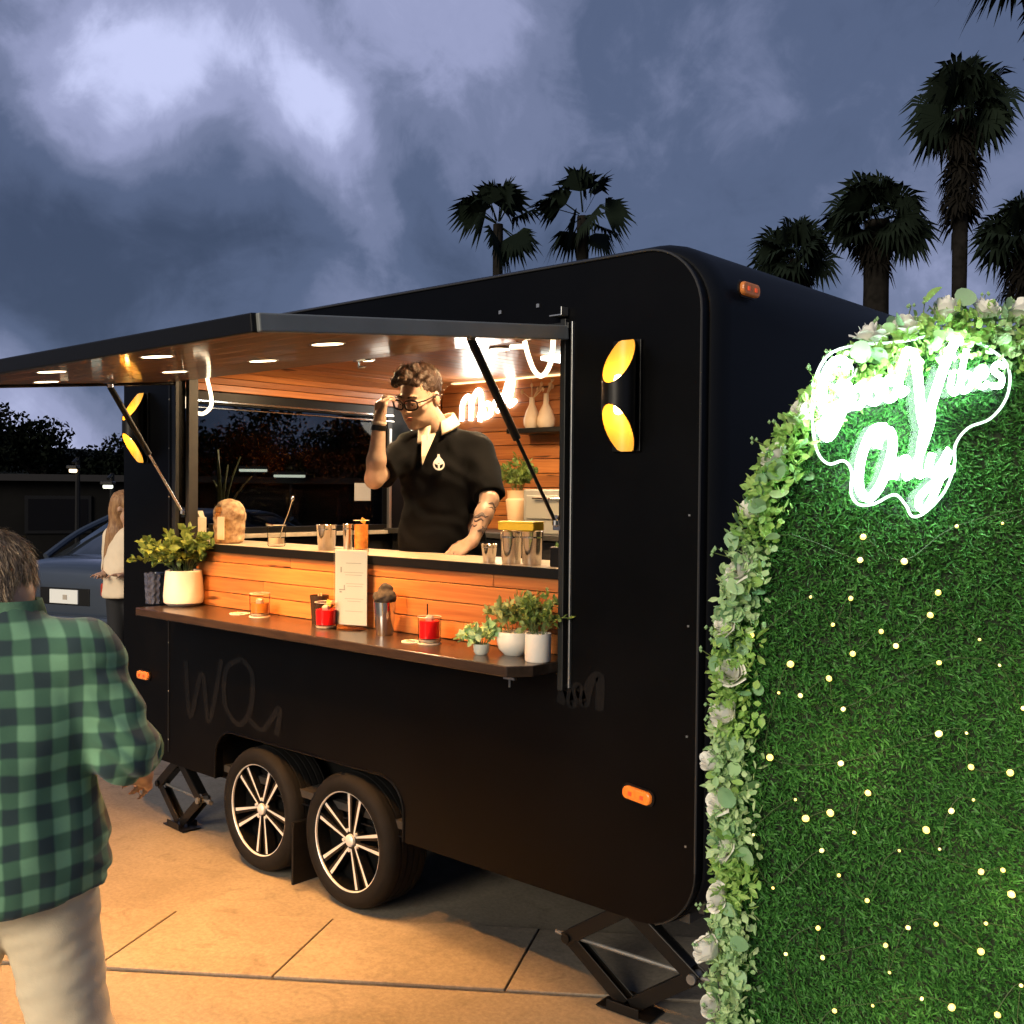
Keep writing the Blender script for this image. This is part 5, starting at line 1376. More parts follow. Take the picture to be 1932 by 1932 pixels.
# hair: short dark sides, tall wavy top
def hp(x, y, z): return HP(x, y, z)
S = SDF((-.30, -.26, 1.50), (.12, .16, 1.95), .0045)
def hell(x, y, z, r_, k=.015, sub=False): S.ell(hp(x, y, z), tuple(np.array(r_) * 1.06), k, HA, sub)
hell(0, .030, .036, (.080, .096, .090), .01)
hell(0, -.085, -.005, (.10, .055, .068), .01, True); hell(0, -.02, -.115, (.12, .12, .085), .01, True)
for sx in (-1, 1): hell(sx * .085, -.035, -.045, (.035, .05, .055), .01, True)
rgh = random.Random(5)
for k in range(22):
    x = rgh.uniform(-.050, .050); y = rgh.uniform(-.080, .0); zz = .105 - (y + .02) ** 2 * 4 - x * x * 7 + rgh.uniform(0, .022)
    hell(x, y, zz, (rgh.uniform(.013, .022), rgh.uniform(.018, .028), rgh.uniform(.013, .022)), .007)
for k in range(9):
    x = -.052 + .013 * k; hell(x, -.088 + abs(x) * .25, .086 + rgh.uniform(-.006, .012), (.013, .017, .016), .006)
m_hair = mat('dark_brown_hair', (.042, .020, .010), .45, var=.6, vscale=30, stretch=(1, 1, 1), bump=.5, bscale=150, col2=(.018, .009, .005))
hb_ = S.build('hair', m_hair, bar, wrinkle=lambda p_: .004 * mnoise.noise(Vector(p_) * 70), smooth_it=1)
strands('hair_strands', hb_, leaf_mat('dark_brown_strand', (.075, .034, .016), (.014, .007, .004), .4, 0), 2600, .024, .0022, lambda p_, n_: Vector((-.2, -.3, 1.0)) + rvec(RNG, .35), 3, bar, .22)
# eyebrows
for sx in (-1, 1):
    pts_ = [Vector(hp(sx * x, y, z)) for x, y, z in ((.014, -.100, .028), (.030, -.099, .033), (.048, -.086, .028))]
    MB().tube(catmull(pts_, 4), .0036, 6).build('eyebrow', m_hair, bar, smooth=True)
for z_, y_, w_, r_ in ((-.058, -.1035, .018, .0035), (-.069, -.1015, .015, .0042)):
    MB().tube(catmull([Vector(hp(-w_, y_ + .006, z_ - .001)), Vector(hp(0, y_, z_ + (.001 if z_ > -.06 else -.001))), Vector(hp(w_, y_ + .006, z_ - .001))], 5), [r_ * .5] + [r_] * 9 + [r_ * .5], 8).build('lip', mat('lips', (.30, .13, .095), .5), bar, smooth=True)
for sx in (-1, 1):
    MB().lathe([(0, -.010), (.0075, -.006), (.010, 0), (.0075, .006), (0, .010)], hp(sx * .031, -.0905, .002), 10).build('eye', mat('eye_white', (.55, .48, .42), .3), bar, smooth=True)
    MB().lathe([(0, -.0045), (.0045, 0), (0, .0045)], hp(sx * .029, -.0985, -.002), 8).build('iris', mat('iris', (.03, .02, .012), .2), bar)
    MB().tube(catmull([Vector(hp(sx * .019, -.0985, .009)), Vector(hp(sx * .031, -.1010, .0095)), Vector(hp(sx * .044, -.094, .006))], 4), .0026, 6).build('eyelid', mat('eyelid_skin', (.26, .145, .09), .5), bar, smooth=True)
# glasses
m_frame = mat('tortoise_frame', (.012, .005, .003), .35, var=.5, vscale=60, spec=.25)
for sx in (-1, 1):
    ring_ = []
    for k in range(24):
        a = 2 * math.pi * k / 24; ca, sa = math.cos(a), math.sin(a); p4 = (abs(ca) ** 3 + abs(sa) ** 3) ** (-1 / 3)
        x = .031 + .0265 * ca * p4; z = .002 + .0205 * sa * p4; ring_.append(Vector(hp(sx * x, -.118 + (x * x) * 4.2, z)))
    MB().tube(ring_, .0042, 6, close=True).build('glasses_rim', m_frame, bar, smooth=True)
    cen = Vector((0, 0, 0))
    lens = MB(); lens.add([tuple(v) for v in ring_], [tuple(range(24))]); lens.build('glasses_lens', glass_mat('lens_glass', (.97, .97, .97), .0, 1.12), bar)
    MB().tube([Vector(hp(sx * .058, -.104, .010)), Vector(hp(sx * .078, -.07, .010)), Vector(hp(sx * .084, .010, .006)), Vector(hp(sx * .082, .03, -.012))], .0034, 6).build('glasses_temple', m_frame, bar, smooth=True)
MB().tube(catmull([Vector(hp(-.006, -.117, .006)), Vector(hp(0, -.121, .010)), Vector(hp(.006, -.117, .006))], 4), .0035, 6).build('glasses_bridge', m_frame, bar, smooth=True)
# wrist band and ring of cloth cuff
def band(nm, a, b_, r_, m, parent):
    a, b_ = Vector(a), Vector(b_); MB().tube([a, a.lerp(b_, .5), b_], [r_, r_ * 1.03, r_], 16).build(nm, m, parent, smooth=True)
wv = (Vector(wrR) - Vector(elR)).normalized()
band('watch_band', Vector(wrR) - wv * .034, Vector(wrR) - wv * .012, .0315, m_blacktrim, bar)
band('white_bangle', Vector(wrR) - wv * .006, Vector(wrR) + wv * .004, .0305, mat('pale_bangle', (.6, .52, .42), .4), bar)
# tattoo: flat ink marks wrapped round the forearm
m_tat = mat('tattoo_ink', (.13, .095, .085), .6, var=.3, vscale=60)
fa, fb = Vector(elL), Vector(wrL); ax_ = (fb - fa).normalized()
rgh = random.Random(11)
n1_ = ax_.cross(Vector((0, 0, 1))).normalized(); n2_ = ax_.cross(n1_)
for k in range(26):
    tq = rgh.uniform(.12, .82); a0 = rgh.uniform(0, 6.28); pts_ = []
    for j in range(6):
        tt_ = tq + .05 * math.sin(j * 1.3 + k) * .6 + j * .008; a = a0 + j * .22
        rr_ = (.0378 if tt_ < .35 else .0378 - (tt_ - .35) * .019) + .0003
        c_ = fa.lerp(Vector((.20, -.21, lz(1.58))), tt_ / .35) if tt_ < .35 else Vector((.20, -.21, lz(1.58))).lerp(fb, (tt_ - .35) / .65)
        pts_.append(c_ + (n1_ * math.cos(a) + n2_ * math.sin(a)) * rr_)
    MB().tube(catmull(pts_, 3), .0034, 5).build('tattoo', m_tat, bar, smooth=True)

# ---- the man in front, seen from behind
man = thing('person', 'man in a green plaid shirt and tan trousers seen from behind at the left', 'person', (-.675, -1.722, -.028), .93)
S = SDF((-.36, -.28, -.01), (.40, .55, 1.66), .008)
S.ell((0, 0, 1.18), (.165, .115, .22), .06); S.ell((0, 0, .90), (.165, .12, .13), .06)
S.cone((-.16, 0, 1.345), (.16, 0, 1.345), .055, .055, .05); S.cone((0, .01, 1.36), (0, .045, 1.46), .058, .056, .03)
MR = rotm(R(180) + R(8), R(20)); MHc = (-.030, .080, 1.472)
MP, MA = head(S, MHc, MR, .98)
sR, eR, wR = (.175, -.005, 1.335), (.262, -.035, 1.125), (.262, .170, 1.030)
S.cone(sR, eR, .050, .043, .03); S.cone(eR, wR, .043, .028, .02); hand(S, wR, (-.1, .92, -.35), (.75, .1, .5), -1, .30, .1, .2, 1.0)
sL, eL, wL = (-.175, -.005, 1.335), (-.255, .0, 1.10), (-.18, .22, 1.12)
S.cone(sL, eL, .050, .043, .03); S.cone(eL, wL, .043, .028, .02); hand(S, wL, (.3, .9, .1), (-.6, .1, .7), 1, .35, .1, .2, 1.0)
legs = (((.085, .0, .86), (.150, .01, .47), (.190, -.02, .08)), ((-.085, .0, .86), (-.115, .03, .47), (-.135, .02, .08)))
for hp_, kn_, an_ in legs:
    S.cone(hp_, kn_, .085, .058, .04); S.cone(kn_, an_, .056, .040, .03); S.cone((an_[0], an_[1], .045), (an_[0] + .02, an_[1] + .15, .035), .042, .032, .02)
S.cut((0, 0, .002), (0, 0, -1))
S.build('body', m_skin, man, smooth_it=1)

def plaid():
    m = bpy.data.materials.new('green_plaid_flannel'); m.use_nodes = True; nt = m.node_tree; b = nt.nodes['Principled BSDF']; N = nt.nodes.new; Lk = nt.links.new
    uv = N('ShaderNodeAttribute'); uv.attribute_name = 'cloth'
    sp_ = N('ShaderNodeSeparateXYZ')
    nz = N('ShaderNodeTexNoise'); nz.inputs['Scale'].default_value = 7; nz.inputs['Detail'].default_value = 2; Lk(uv.outputs['Vector'], nz.inputs['Vector'])
    of = N('ShaderNodeVectorMath'); of.operation = 'SCALE'; of.inputs['Scale'].default_value = .022; sb = N('ShaderNodeVectorMath'); sb.operation = 'SUBTRACT'; sb.inputs[1].default_value = (.5, .5, .5)
    Lk(nz.outputs['Color'], sb.inputs[0]); Lk(sb.outputs[0], of.inputs[0]); ad = N('ShaderNodeVectorMath'); Lk(uv.outputs['Vector'], ad.inputs[0]); Lk(of.outputs[0], ad.inputs[1]); Lk(ad.outputs[0], sp_.inputs[0])
    def stripe(sock, pitch, ph=0.0):
        a = N('ShaderNodeMath'); a.operation = 'MULTIPLY_ADD'; a.inputs[1].default_value = 2 * math.pi / pitch; a.inputs[2].default_value = ph; Lk(sock, a.inputs[0])
        s_ = N('ShaderNodeMath'); s_.operation = 'SINE'; Lk(a.outputs[0], s_.inputs[0])
        mr = N('ShaderNodeMapRange'); mr.interpolation_type = 'SMOOTHSTEP'; mr.inputs['From Min'].default_value = -.35; mr.inputs['From Max'].default_value = .35; Lk(s_.outputs[0], mr.inputs['Value']); return mr.outputs[0]
    sx, sz = stripe(sp_.outputs['X'], .072, .6), stripe(sp_.outputs['Z'], .066)
    su = N('ShaderNodeMath'); su.operation = 'ADD'; Lk(sx, su.inputs[0]); Lk(sz, su.inputs[1]); hf = N('ShaderNodeMath'); hf.operation = 'MULTIPLY'; hf.inputs[1].default_value = .5; Lk(su.outputs[0], hf.inputs[0])
    rp = N('ShaderNodeValToRGB'); e = rp.color_ramp.elements; e[0].position = 0; e[0].color = (.022, .048, .052, 1); e[1].position = 1; e[1].color = (.200, .415, .235, 1); mid = rp.color_ramp.elements.new(.5); mid.color = (.068, .172, .100, 1)
    Lk(hf.outputs[0], rp.inputs[0])
    # fine pale over-check
    f2 = stripe(sp_.outputs['X'], .136, 1.9)
    wv_ = N('ShaderNodeTexNoise'); wv_.inputs['Scale'].default_value = 900; Lk(uv.outputs['Vector'], wv_.inputs['Vector'])
    hs = N('ShaderNodeHueSaturation'); mr = N('ShaderNodeMapRange'); mr.inputs['To Min'].default_value = .8; mr.inputs['To Max'].default_value = 1.2; Lk(wv_.outputs['Fac'], mr.inputs['Value']); Lk(mr.outputs[0], hs.inputs['Value']); Lk(rp.outputs[0], hs.inputs['Color'])
    Lk(hs.outputs[0], b.inputs['Base Color']); b.inputs['Roughness'].default_value = .85; b.inputs['Sheen Weight'].default_value = .25
    bp = N('ShaderNodeBump'); bp.inputs['Strength'].default_value = .15; bp.inputs['Distance'].default_value = .002; Lk(wv_.outputs['Fac'], bp.inputs['Height']); Lk(bp.outputs[0], b.inputs['Normal'])
    return m
S = SDF((-.40, -.26, .74), (.42, .26, 1.50), .0065)
S.ell((0, 0, 1.20), (.198, .142, .22), .07); S.cone((0, -.0, .82), (0, .0, 1.10), .180, .164, .08); S.ell((0, -.005, .92), (.222, .155, .20), .08)
S.cone((-.16, 0, 1.335), (.16, 0, 1.335), .078, .078, .06); S.cone((0, .0, 1.37), (0, .022, 1.425), .082, .074, .03)
S.cone(sR, (.258, -.032, 1.140), .068, .064, .035); S.cone((.258, -.035, 1.135), (.260, .06, 1.112), .064, .060, .03)
S.cone(sL, (-.255, .0, 1.12), .074, .070, .035); S.cone((-.255, 0, 1.11), (-.235, .06, 1.12), .070, .060, .03)
S.cut((0, 0, .85), (0, .05, -1)); S.cut((0, .03, 1.432), (0, .3, 1)); S.cut((.26, .085, 1.115), (0, 1, -.1), (.18, 0, .9), (.45, .4, 1.25))
def folds(p_):
    w = .010 * mnoise.noise(Vector((p_.x * 7, p_.y * 7, p_.z * 3.2))) + .006 * mnoise.noise(Vector((p_.x * 16 + 5, p_.y * 14, p_.z * 8)))
    if p_.x > .19: w += .005 * math.sin((p_.z * 1.0 + p_.x * .8) * 95 + 3 * mnoise.noise(p_ * 12)) * min(1, (p_.x - .19) / .03)
    return w
sho = S.build('plaid_shirt', plaid(), man, wrinkle=folds)
me = sho.data; co_ = np.zeros(len(me.vertices) * 3, np.float32); me.vertices.foreach_get('co', co_); co_ = co_.reshape(-1, 3)
cl_ = co_.copy(); ang = np.arctan2(co_[:, 0], -co_[:, 1])
tors = np.abs(co_[:, 0]) < .215
wq_ = np.clip((np.abs(co_[:, 0]) - .16) / .07, 0, 1); cl_[:, 0] = co_[:, 0] + np.sign(co_[:, 0]) * (co_[:, 1] + .14) * (.45 + .35 * wq_)
a_ = me.attributes.new('cloth', 'FLOAT_VECTOR', 'POINT'); a_.data.foreach_set('vector', cl_.ravel())
# collar
b = MB(); vs = []
for k in range(21):
    a = 2 * math.pi * k / 20 + math.pi / 2; e = Vector((math.cos(a) * .074, math.sin(a) * .070, 0)); c_ = Vector((0, .020, 1.425))
    vs += [c_ + e * .96, c_ + e * .90 + Vector((0, .004, .034)), c_ + e * 1.02 + Vector((0, .004, .036)), c_ + e * 1.22 + Vector((0, 0, -.010))]
b.add(vs, [(k * 4 + j, (k + 1) * 4 + j, (k + 1) * 4 + j + 1, k * 4 + j + 1) for k in range(20) for j in range(3)])
cm = mat('plaid_collar_cloth', (.11, .22, .13), .85, var=.5, vscale=22); co = b.build('collar', cm, man, smooth=True); sd = co.modifiers.new('thick', 'SOLIDIFY'); sd.thickness = .004
# rolled cuff
MB().tube([(.262, .060, 1.112), (.262, .075, 1.110), (.262, .092, 1.108)], [.060, .064, .056], 18).build('rolled_cuff', cm, man, smooth=True)
# trousers
S = SDF((-.32, -.26, .03), (.36, .28, 1.0), .0075)
for hp_, kn_, an_ in legs: S.cone(hp_, kn_, .105, .080, .035); S.cone(kn_, (an_[0], an_[1], .07), .078, .066, .03)
S.ell((0, -.01, .90), (.185, .140, .12), .05)
S.cut((0, 0, .055), (0, 0, -1))
def tf(p_):
    d_ = Vector((p_.x * .9 + p_.z * .6, p_.y, p_.z * 1.3 - p_.x * .5))
    return .007 * mnoise.noise(Vector((d_.x * 6, d_.y * 8, d_.z * 9))) + .0035 * mnoise.noise(Vector((d_.x * 12 + 3, d_.y * 12, d_.z * 30)))
S.build('trousers', mat('tan_chino', (.80, .67, .46), .8, var=.10, vscale=10, bump=.12, bscale=300, sheen=.1), man, wrinkle=tf)
for hp_, kn_, an_ in legs:
    S = SDF((an_[0] - .08, an_[1] - .11, -.01), (an_[0] + .11, an_[1] + .24, .12), .006)
    S.cone((an_[0], an_[1] - .02, .045), (an_[0] + .022, an_[1] + .16, .035), .052, .042, .03); S.cut((0, 0, .001), (0, 0, -1)); S.build('shoe', mat('brown_shoe', (.06, .035, .02), .45), man)
# hair, greying brown, short at the nape
S = SDF((-.14, -.12, 1.36), (.12, .24, 1.66), .005)
def mell(x, y, z, r_, k=.015, sub=False): S.ell(MP(x, y, z), tuple(np.array(r_) * .98), k, MA, sub)
mell(0, .030, .036, (.083, .101, .094), .01); mell(0, .085, -.03, (.064, .035, .05), .02)
mell(0, -.095, -.01, (.10, .060, .075), .01, True); mell(0, -.02, -.125, (.13, .16, .072), .01, True)
rgh = random.Random(9)
for k in range(40):
    v = rvec(rgh); 
    if v.y < -.3 or v.z < -.1: continue
    mell(v.x * .076, .030 + v.y * .094, .036 + v.z * .088, (.020, .020, .015), .012)
hm_ = S.build('hair', mat('greying_brown_hair', (.30, .21, .125), .55, var=.6, vscale=26, col2=(.06, .045, .032), bump=.5, bscale=140), man, wrinkle=lambda p_: .005 * mnoise.noise(Vector((p_.x * 60, p_.y * 60, p_.z * 26))), smooth_it=1)

strands('hair_strands', hm_, leaf_mat('greying_strand', (.60, .44, .27), (.17, .12, .075), .45, 0), 9000, .034, .0017, lambda p_, n_: Vector((p_.x * 2.0 + .2, -.35, -1.0)), 5, man, .18)
# ---- the woman beyond the trailer's tow end
wom = thing('person', 'long haired woman in a cream top standing beyond the trailer tow end', 'person', (-5.89, 1.36, 0), YAW - .35)
S = SDF((-.34, -.30, -.01), (.34, .34, 1.68), .011)
S.ell((0, 0, 1.15), (.140, .10, .20), .06); S.ell((0, 0, .93), (.165, .12, .13), .06); S.cone((-.13, 0, 1.32), (.13, 0, 1.32), .045, .045, .05); S.cone((0, 0, 1.33), (0, -.01, 1.45), .048, .046, .03)
WR_ = rotm(R(-100), R(10)); WP, WA = head(S, (0, -.02, 1.53), WR_, .98)
for sx in (-1, 1):
    el_ = (sx * .20, .04, 1.06); S.cone((sx * .145, 0, 1.31), el_, .042, .036, .03); wq = (sx * .10, -.16, 1.02); S.cone(el_, wq, .036, .024, .02); hand(S, wq, (-sx * .5, -.8, .1), (0, .3, 1), -sx, .3, .1, .2, .9)
    S.cone((sx * .085, 0, .88), (sx * .09, 0, .48), .085, .055, .04); S.cone((sx * .09, 0, .48), (sx * .09, .01, .07), .052, .036, .03); S.cone((sx * .09, .01, .04), (sx * .10, -.12, .03), .036, .028, .02)
S.cut((0, 0, .002), (0, 0, -1)); S.build('body', m_skin, wom, smooth_it=1)
S = SDF((-.36, -.26, .78), (.36, .26, 1.45), .010)
S.ell((0, 0, 1.15), (.185, .145, .22), .06); S.cone((0, 0, .88), (0, 0, 1.05), .185, .165, .06); S.cone((-.13, 0, 1.31), (.13, 0, 1.31), .066, .066, .05)
for sx in (-1, 1): S.cone((sx * .15, 0, 1.30), (sx * .205, .04, 1.06), .066, .066, .04)
S.cut((0, 0, .84), (0, 0, -1)); S.build('cream_top', mat('cream_blouse', (.74, .60, .42), .7, var=.06, vscale=9), wom, wrinkle=wr_noise(.012, 6, 6, 6, 1))
S = SDF((-.28, -.18, .05), (.28, .18, 1.0), .011)
for sx in (-1, 1): S.cone((sx * .085, 0, .88), (sx * .09, 0, .48), .10, .07, .03); S.cone((sx * .09, 0, .48), (sx * .09, .01, .08), .068, .055, .03)
S.ell((0, 0, .92), (.178, .13, .10), .04); S.build('trousers', mat('black_jeans', (.012, .012, .014), .8), wom)
S = SDF((-.24, -.22, .92), (.20, .24, 1.72), .009)
def well(x, y, z, r_, k=.02, sub=False): S.ell(WP(x, y, z), tuple(r_), k, WA, sub)
well(0, .03, .034, (.086, .102, .095)); well(0, -.095, -.02, (.09, .055, .08), .01, True)
nk = WP(0, .06, -.05)
S.cone(nk, (-.075, -.03, 1.30), .070, .062, .04); S.cone((-.085, -.04, 1.32), (-.14, -.075, 1.00), .070, .036, .04); S.cone((-.05, .06, 1.40), (-.10, .11, 1.05), .066, .040, .04)
S.build('long_hair', mat('auburn_hair', (.44, .24, .10), .5, var=.5, vscale=14, stretch=(6, 6, 1), bump=.4, bscale=60, col2=(.19, .085, .035)), wom, wrinkle=lambda p_: .007 * mnoise.noise(Vector((p_.x * 40, p_.y * 40, p_.z * 6))))
# ------------------------------------------------------------------ background: palms, trees, hill, car, lamps
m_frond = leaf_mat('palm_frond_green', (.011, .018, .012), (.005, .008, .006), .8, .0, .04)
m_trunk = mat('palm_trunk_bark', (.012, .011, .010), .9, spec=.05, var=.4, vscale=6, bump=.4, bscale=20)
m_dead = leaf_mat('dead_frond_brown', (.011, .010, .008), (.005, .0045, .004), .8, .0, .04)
def palm(label, base, height, crown_r, skirt, seed, lean=(0, 0), leaves=34, tr=.17, pet=.42, span=250, lo_el=-38):
    t = thing('palm_tree', label, 'palm tree', (base[0], base[1], 0), group='fan palms behind the trailer')
    rg_ = random.Random(seed); top = Vector((lean[0], lean[1], height))
    n = 10; pts_ = [Vector((lean[0] * (k / n) ** 2, lean[1] * (k / n) ** 2, height * k / n)) for k in range(n + 1)]
    MB().tube(pts_, [tr * (1.35 - .5 * min(1, k / 4) + .03 * (k % 2)) for k in range(n + 1)], 10).build('trunk', m_trunk, t, smooth=True)
    def fan(V, F, rn, o, d, up, size, n_seg=17, pet=.42, span=250):
        d = d.normalized(); s_ = d.cross(up).normalized() if d.cross(up).length > 1e-4 else Vector((1, 0, 0)); nn = s_.cross(d)
        hub = o + d * size * pet; r_ = rg_.random()
        b0 = len(V); w_ = size * .018
        V += [o + s_ * w_, o - s_ * w_, hub - s_ * w_, hub + s_ * w_]; F.append((b0, b0 + 1, b0 + 2, b0 + 3)); rn.append(r_)
        for k in range(n_seg):
            a = (k / (n_seg - 1) - .5) * R(span); dd = (d * math.cos(a) + s_ * math.sin(a)).normalized(); ln = size * (1.04 - pet - .14 * abs(math.sin(a / 2))) * rg_.uniform(.9, 1.1)
            pr2 = dd.cross(nn).normalized(); ww = size * .045
            mid = hub + dd * ln * .6 + nn * size * .02; tip = hub + dd * ln - Vector((0, 0, 1)) * size * rg_.uniform(.08, .30)
            b0 = len(V); V += [hub, mid + pr2 * ww, tip, mid - pr2 * ww]; F.append((b0, b0 + 1, b0 + 2, b0 + 3)); rn.append(r_)
    V, F, rn = [], [], []
    for k in range(leaves):
        el = R(rg_.uniform(lo_el, 82)); az = k * 2.399 + rg_.uniform(-.3, .3)
        d = Vector((math.cos(el) * math.cos(az), math.cos(el) * math.sin(az), math.sin(el)))
        fan(V, F, rn, top + d * tr * .6, d, (Vector((0, 0, 1)) + rvec(rg_, 1.1)).normalized(), crown_r * rg_.uniform(.82, 1.08), pet=pet, span=span)
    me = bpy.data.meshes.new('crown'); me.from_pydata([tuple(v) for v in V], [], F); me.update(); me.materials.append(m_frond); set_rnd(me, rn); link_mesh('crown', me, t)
    if skirt > 0:
        V, F, rn = [], [], []
        for k in range(int(34 * max(1, skirt))):
            z_ = height - rg_.uniform(.1, skirt); az = rg_.uniform(0, 6.28); d = Vector((math.cos(az) * .75, math.sin(az) * .75, -rg_.uniform(.5, 1.4)))
            p0 = Vector((lean[0] * (z_ / height) ** 2, lean[1] * (z_ / height) ** 2, z_)); fan(V, F, rn, p0, d, Vector((math.cos(az), math.sin(az), .2)), crown_r * rg_.uniform(.5, .72), 11)
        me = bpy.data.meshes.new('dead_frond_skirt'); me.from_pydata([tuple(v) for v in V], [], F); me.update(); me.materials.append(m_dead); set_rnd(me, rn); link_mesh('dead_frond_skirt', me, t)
    return t
palm('open crowned fan palm above the trailer roof, left of the close pair', (-18.756, 19.571), 9.35, 1.45, 0, 1, leaves=15, pet=.36, span=150, lo_el=-55)
palm('open crowned fan palm above the trailer roof, right of the close pair', (-16.937, 21.193), 9.6, 1.45, 0, 2, leaves=14, tr=.2, pet=.38, span=140, lo_el=-55)
palm('tallest fan palm with a long dead frond skirt at the right', (-6.747, 22.23), 10.55, 1.30, 2.2, 3, leaves=46, tr=.20)
palm('bushy fan palm with a thick trunk between the tallest and the lowest palm', (-9.386, 23.862), 8.75, 1.30, .9, 4, leaves=44, tr=.38)
palm('low fan palm whose crown just clears the trailer end', (-10.959, 22.443), 7.75, 1.15, .3, 5, leaves=36)
palm('fan palm cut by the right edge of the view above the grass arch', (-5.60, 23.10), 7.6, 1.25, 1.0, 6, leaves=36)
palm('near palm whose hanging fronds dip into the top right corner', (-2.0, 11.7), 8.75, 1.25, 1.0, 7, leaves=40)

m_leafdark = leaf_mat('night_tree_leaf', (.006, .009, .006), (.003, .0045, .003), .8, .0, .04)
def tree(label, base, h, rad, seed, squash=.75, n=5200):
    t = thing('tree', label, 'tree', (base[0], base[1], 0), group='dark trees beyond the car park')
    rg_ = random.Random(seed); b = MB()
    b.tube([(0, 0, 0), (rg_.uniform(-.1, .1), 0, h * .35), (rg_.uniform(-.3, .3), .1, h * .6)], [.18, .14, .08], 8)
    cl = [Vector((rg_.gauss(0, rad * .45), rg_.gauss(0, rad * .45), h * .62 + rg_.gauss(0, rad * .38) * squash)) for _ in range(15)]
    for c in cl[:7]: b.tube([(0, 0, h * .42), c * .5 + Vector((0, 0, h * .26)), c], [.08, .05, .02], 5)
    b.build('trunk', m_trunk, t)
    its = []
    for k in range(n):
        c = rg_.choice(cl); v = rvec(rg_) * rad * .48 * rg_.random() ** .4; v.z *= squash
        its.append((c + v, rvec(rg_), rvec(rg_), rg_.uniform(.09, .20), rg_.uniform(.05, .11)))
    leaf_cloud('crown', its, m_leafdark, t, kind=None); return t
tree('dark tree at the left edge seen under the raised lid', (-30.5, 9.0), 4.3, 1.9, 1)
tree('dark round tree in the gap under the lid, second from the left edge', (-29.0, 11.0), 4.6, 1.5, 2)
tree('dark low tree in the gap under the lid, left of the tow end', (-28.5, 12.9), 3.7, 1.6, 3)
tree('dark tree partly behind the trailer tow end', (-27.2, 14.4), 4.3, 1.9, 4)
tree('dark tree seen through the trailer end window', (-25.5, 16.5), 4.4, 2.0, 5)
tree('dark tree seen through the right half of the end window', (-23.0, 18.6), 4.6, 2.0, 6)
# hillside that closes the horizon
hv = []; hf = []; nx = 90
for i in range(nx):
    a = R(20 + 200 * i / (nx - 1)); dirv = Vector((math.cos(a), math.sin(a), 0))
    for j, (dist, hz) in enumerate(((36, -.2), (44, 2.2), (60, 3.6), (110, 5.5), (200, 8.0))):
        hgt = hz * (1 + .35 * mnoise.noise(Vector((math.cos(a) * 5, math.sin(a) * 5, j * .7)))) + (.25 * mnoise.noise(Vector((i * .6, j * 2.0, 0))) if j else 0)
        hv.append(tuple(dirv * dist + Vector((0, 0, hgt))))
for i in range(nx - 1):
    for j in range(4): hf.append((i * 5 + j, (i + 1) * 5 + j, (i + 1) * 5 + j + 1, i * 5 + j + 1))
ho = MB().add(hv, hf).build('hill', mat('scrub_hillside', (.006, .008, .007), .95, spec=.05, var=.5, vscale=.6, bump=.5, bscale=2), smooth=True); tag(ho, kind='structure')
# a low dark building behind, closing the view past the tow end
bd = thing('low_building', 'low dark flat roofed building far behind the parked car', 'building', (-21.5, 9.5, 0), R(62))
m_wall = mat('dark_stucco', (.006, .006, .006), .9, spec=.1, var=.2, vscale=2)
MB().box((0, 0, .9), (15, 4, 1.8)).build('wall', m_wall, bd)
MB().box((0, 0, 1.88), (15.5, 4.6, .14)).build('roof', mat('dark_roof', (.012, .012, .014), .9), bd)
for x in (-5.6, -3.4, -1.2, 1.0, 3.2, 5.4):
    w_ = MB().box((x, -2.02, 1.1), (1.3, .06, .8)).build('window_frame', m_blacktrim, bd); MB().box((x, -2.055, 1.1), (1.16, .012, .66)).build('pane', mat('night_window', (.004, .004, .005), .3, spec=.1), bd)
MB().box((6.9, -2.02, .85), (.9, .06, 1.7)).build('door', m_blacktrim, bd)
# distant lamps seen as points of light
m_glow = mat('distant_lamp_glow', (.9, .9, .8), .4, emit=(.95, 1.0, .78), estr=1.0)
m_glow2 = mat('distant_lamp_warm', (.9, .8, .6), .4, emit=(1.0, .72, .42), estr=1.6)
def lamp_post(label, p_, w_, m, two=False):
    t = thing('lamp_post', label, 'lamp post', (p_[0], p_[1], 0), YAW)
    MB().tube([(0, .2, 0), (0, .2, p_[2] + .25)], [.06, .04], 8).build('post', m_blacktrim, t)
    MB().tube([(0, .2, p_[2] + .22), (0, 0, p_[2] + .14)], .03, 6).build('arm', m_blacktrim, t)
    MB().box((0, 0, p_[2] + .06), (w_ + .08, .16, .07)).build('lamp_hood', m_blacktrim, t, bevel=.02)
    MB().box((0, 0, p_[2]), (w_, .1, .07)).build('lamp_lens', m, t, bevel=.02)
lamp_post('left lit lamp post seen through the trailer end window', (-18.3, 11.0, 2.10), .62, m_glow)
lamp_post('right lit lamp post seen through the trailer end window', (-17.7, 11.55, 1.98), .70, m_glow)
lamp_post('small lit lamp post at the left of the end window', (-19.0, 10.42, 1.86), .36, m_glow2)
lamp_post('white lamp post left of the tow end above the car', (-16.3, 6.55, 1.70), .16, m_glow)
lamp_post('small orange lamp post at the left, beyond the car', (-16.7, 6.1, 1.98), .12, m_glow2)

# parked saloon car
car = thing('parked_car', 'dark blue saloon car parked beyond the trailer, seen from behind', 'car', (-7.95, 1.85, 0), YAW + R(68))
m_carpaint = mat('navy_car_paint', (.045, .060, .085), .3, .3, coat=.8)
m_carglass = mat('car_glass', (.02, .025, .03), .06, .0, coat=.5)
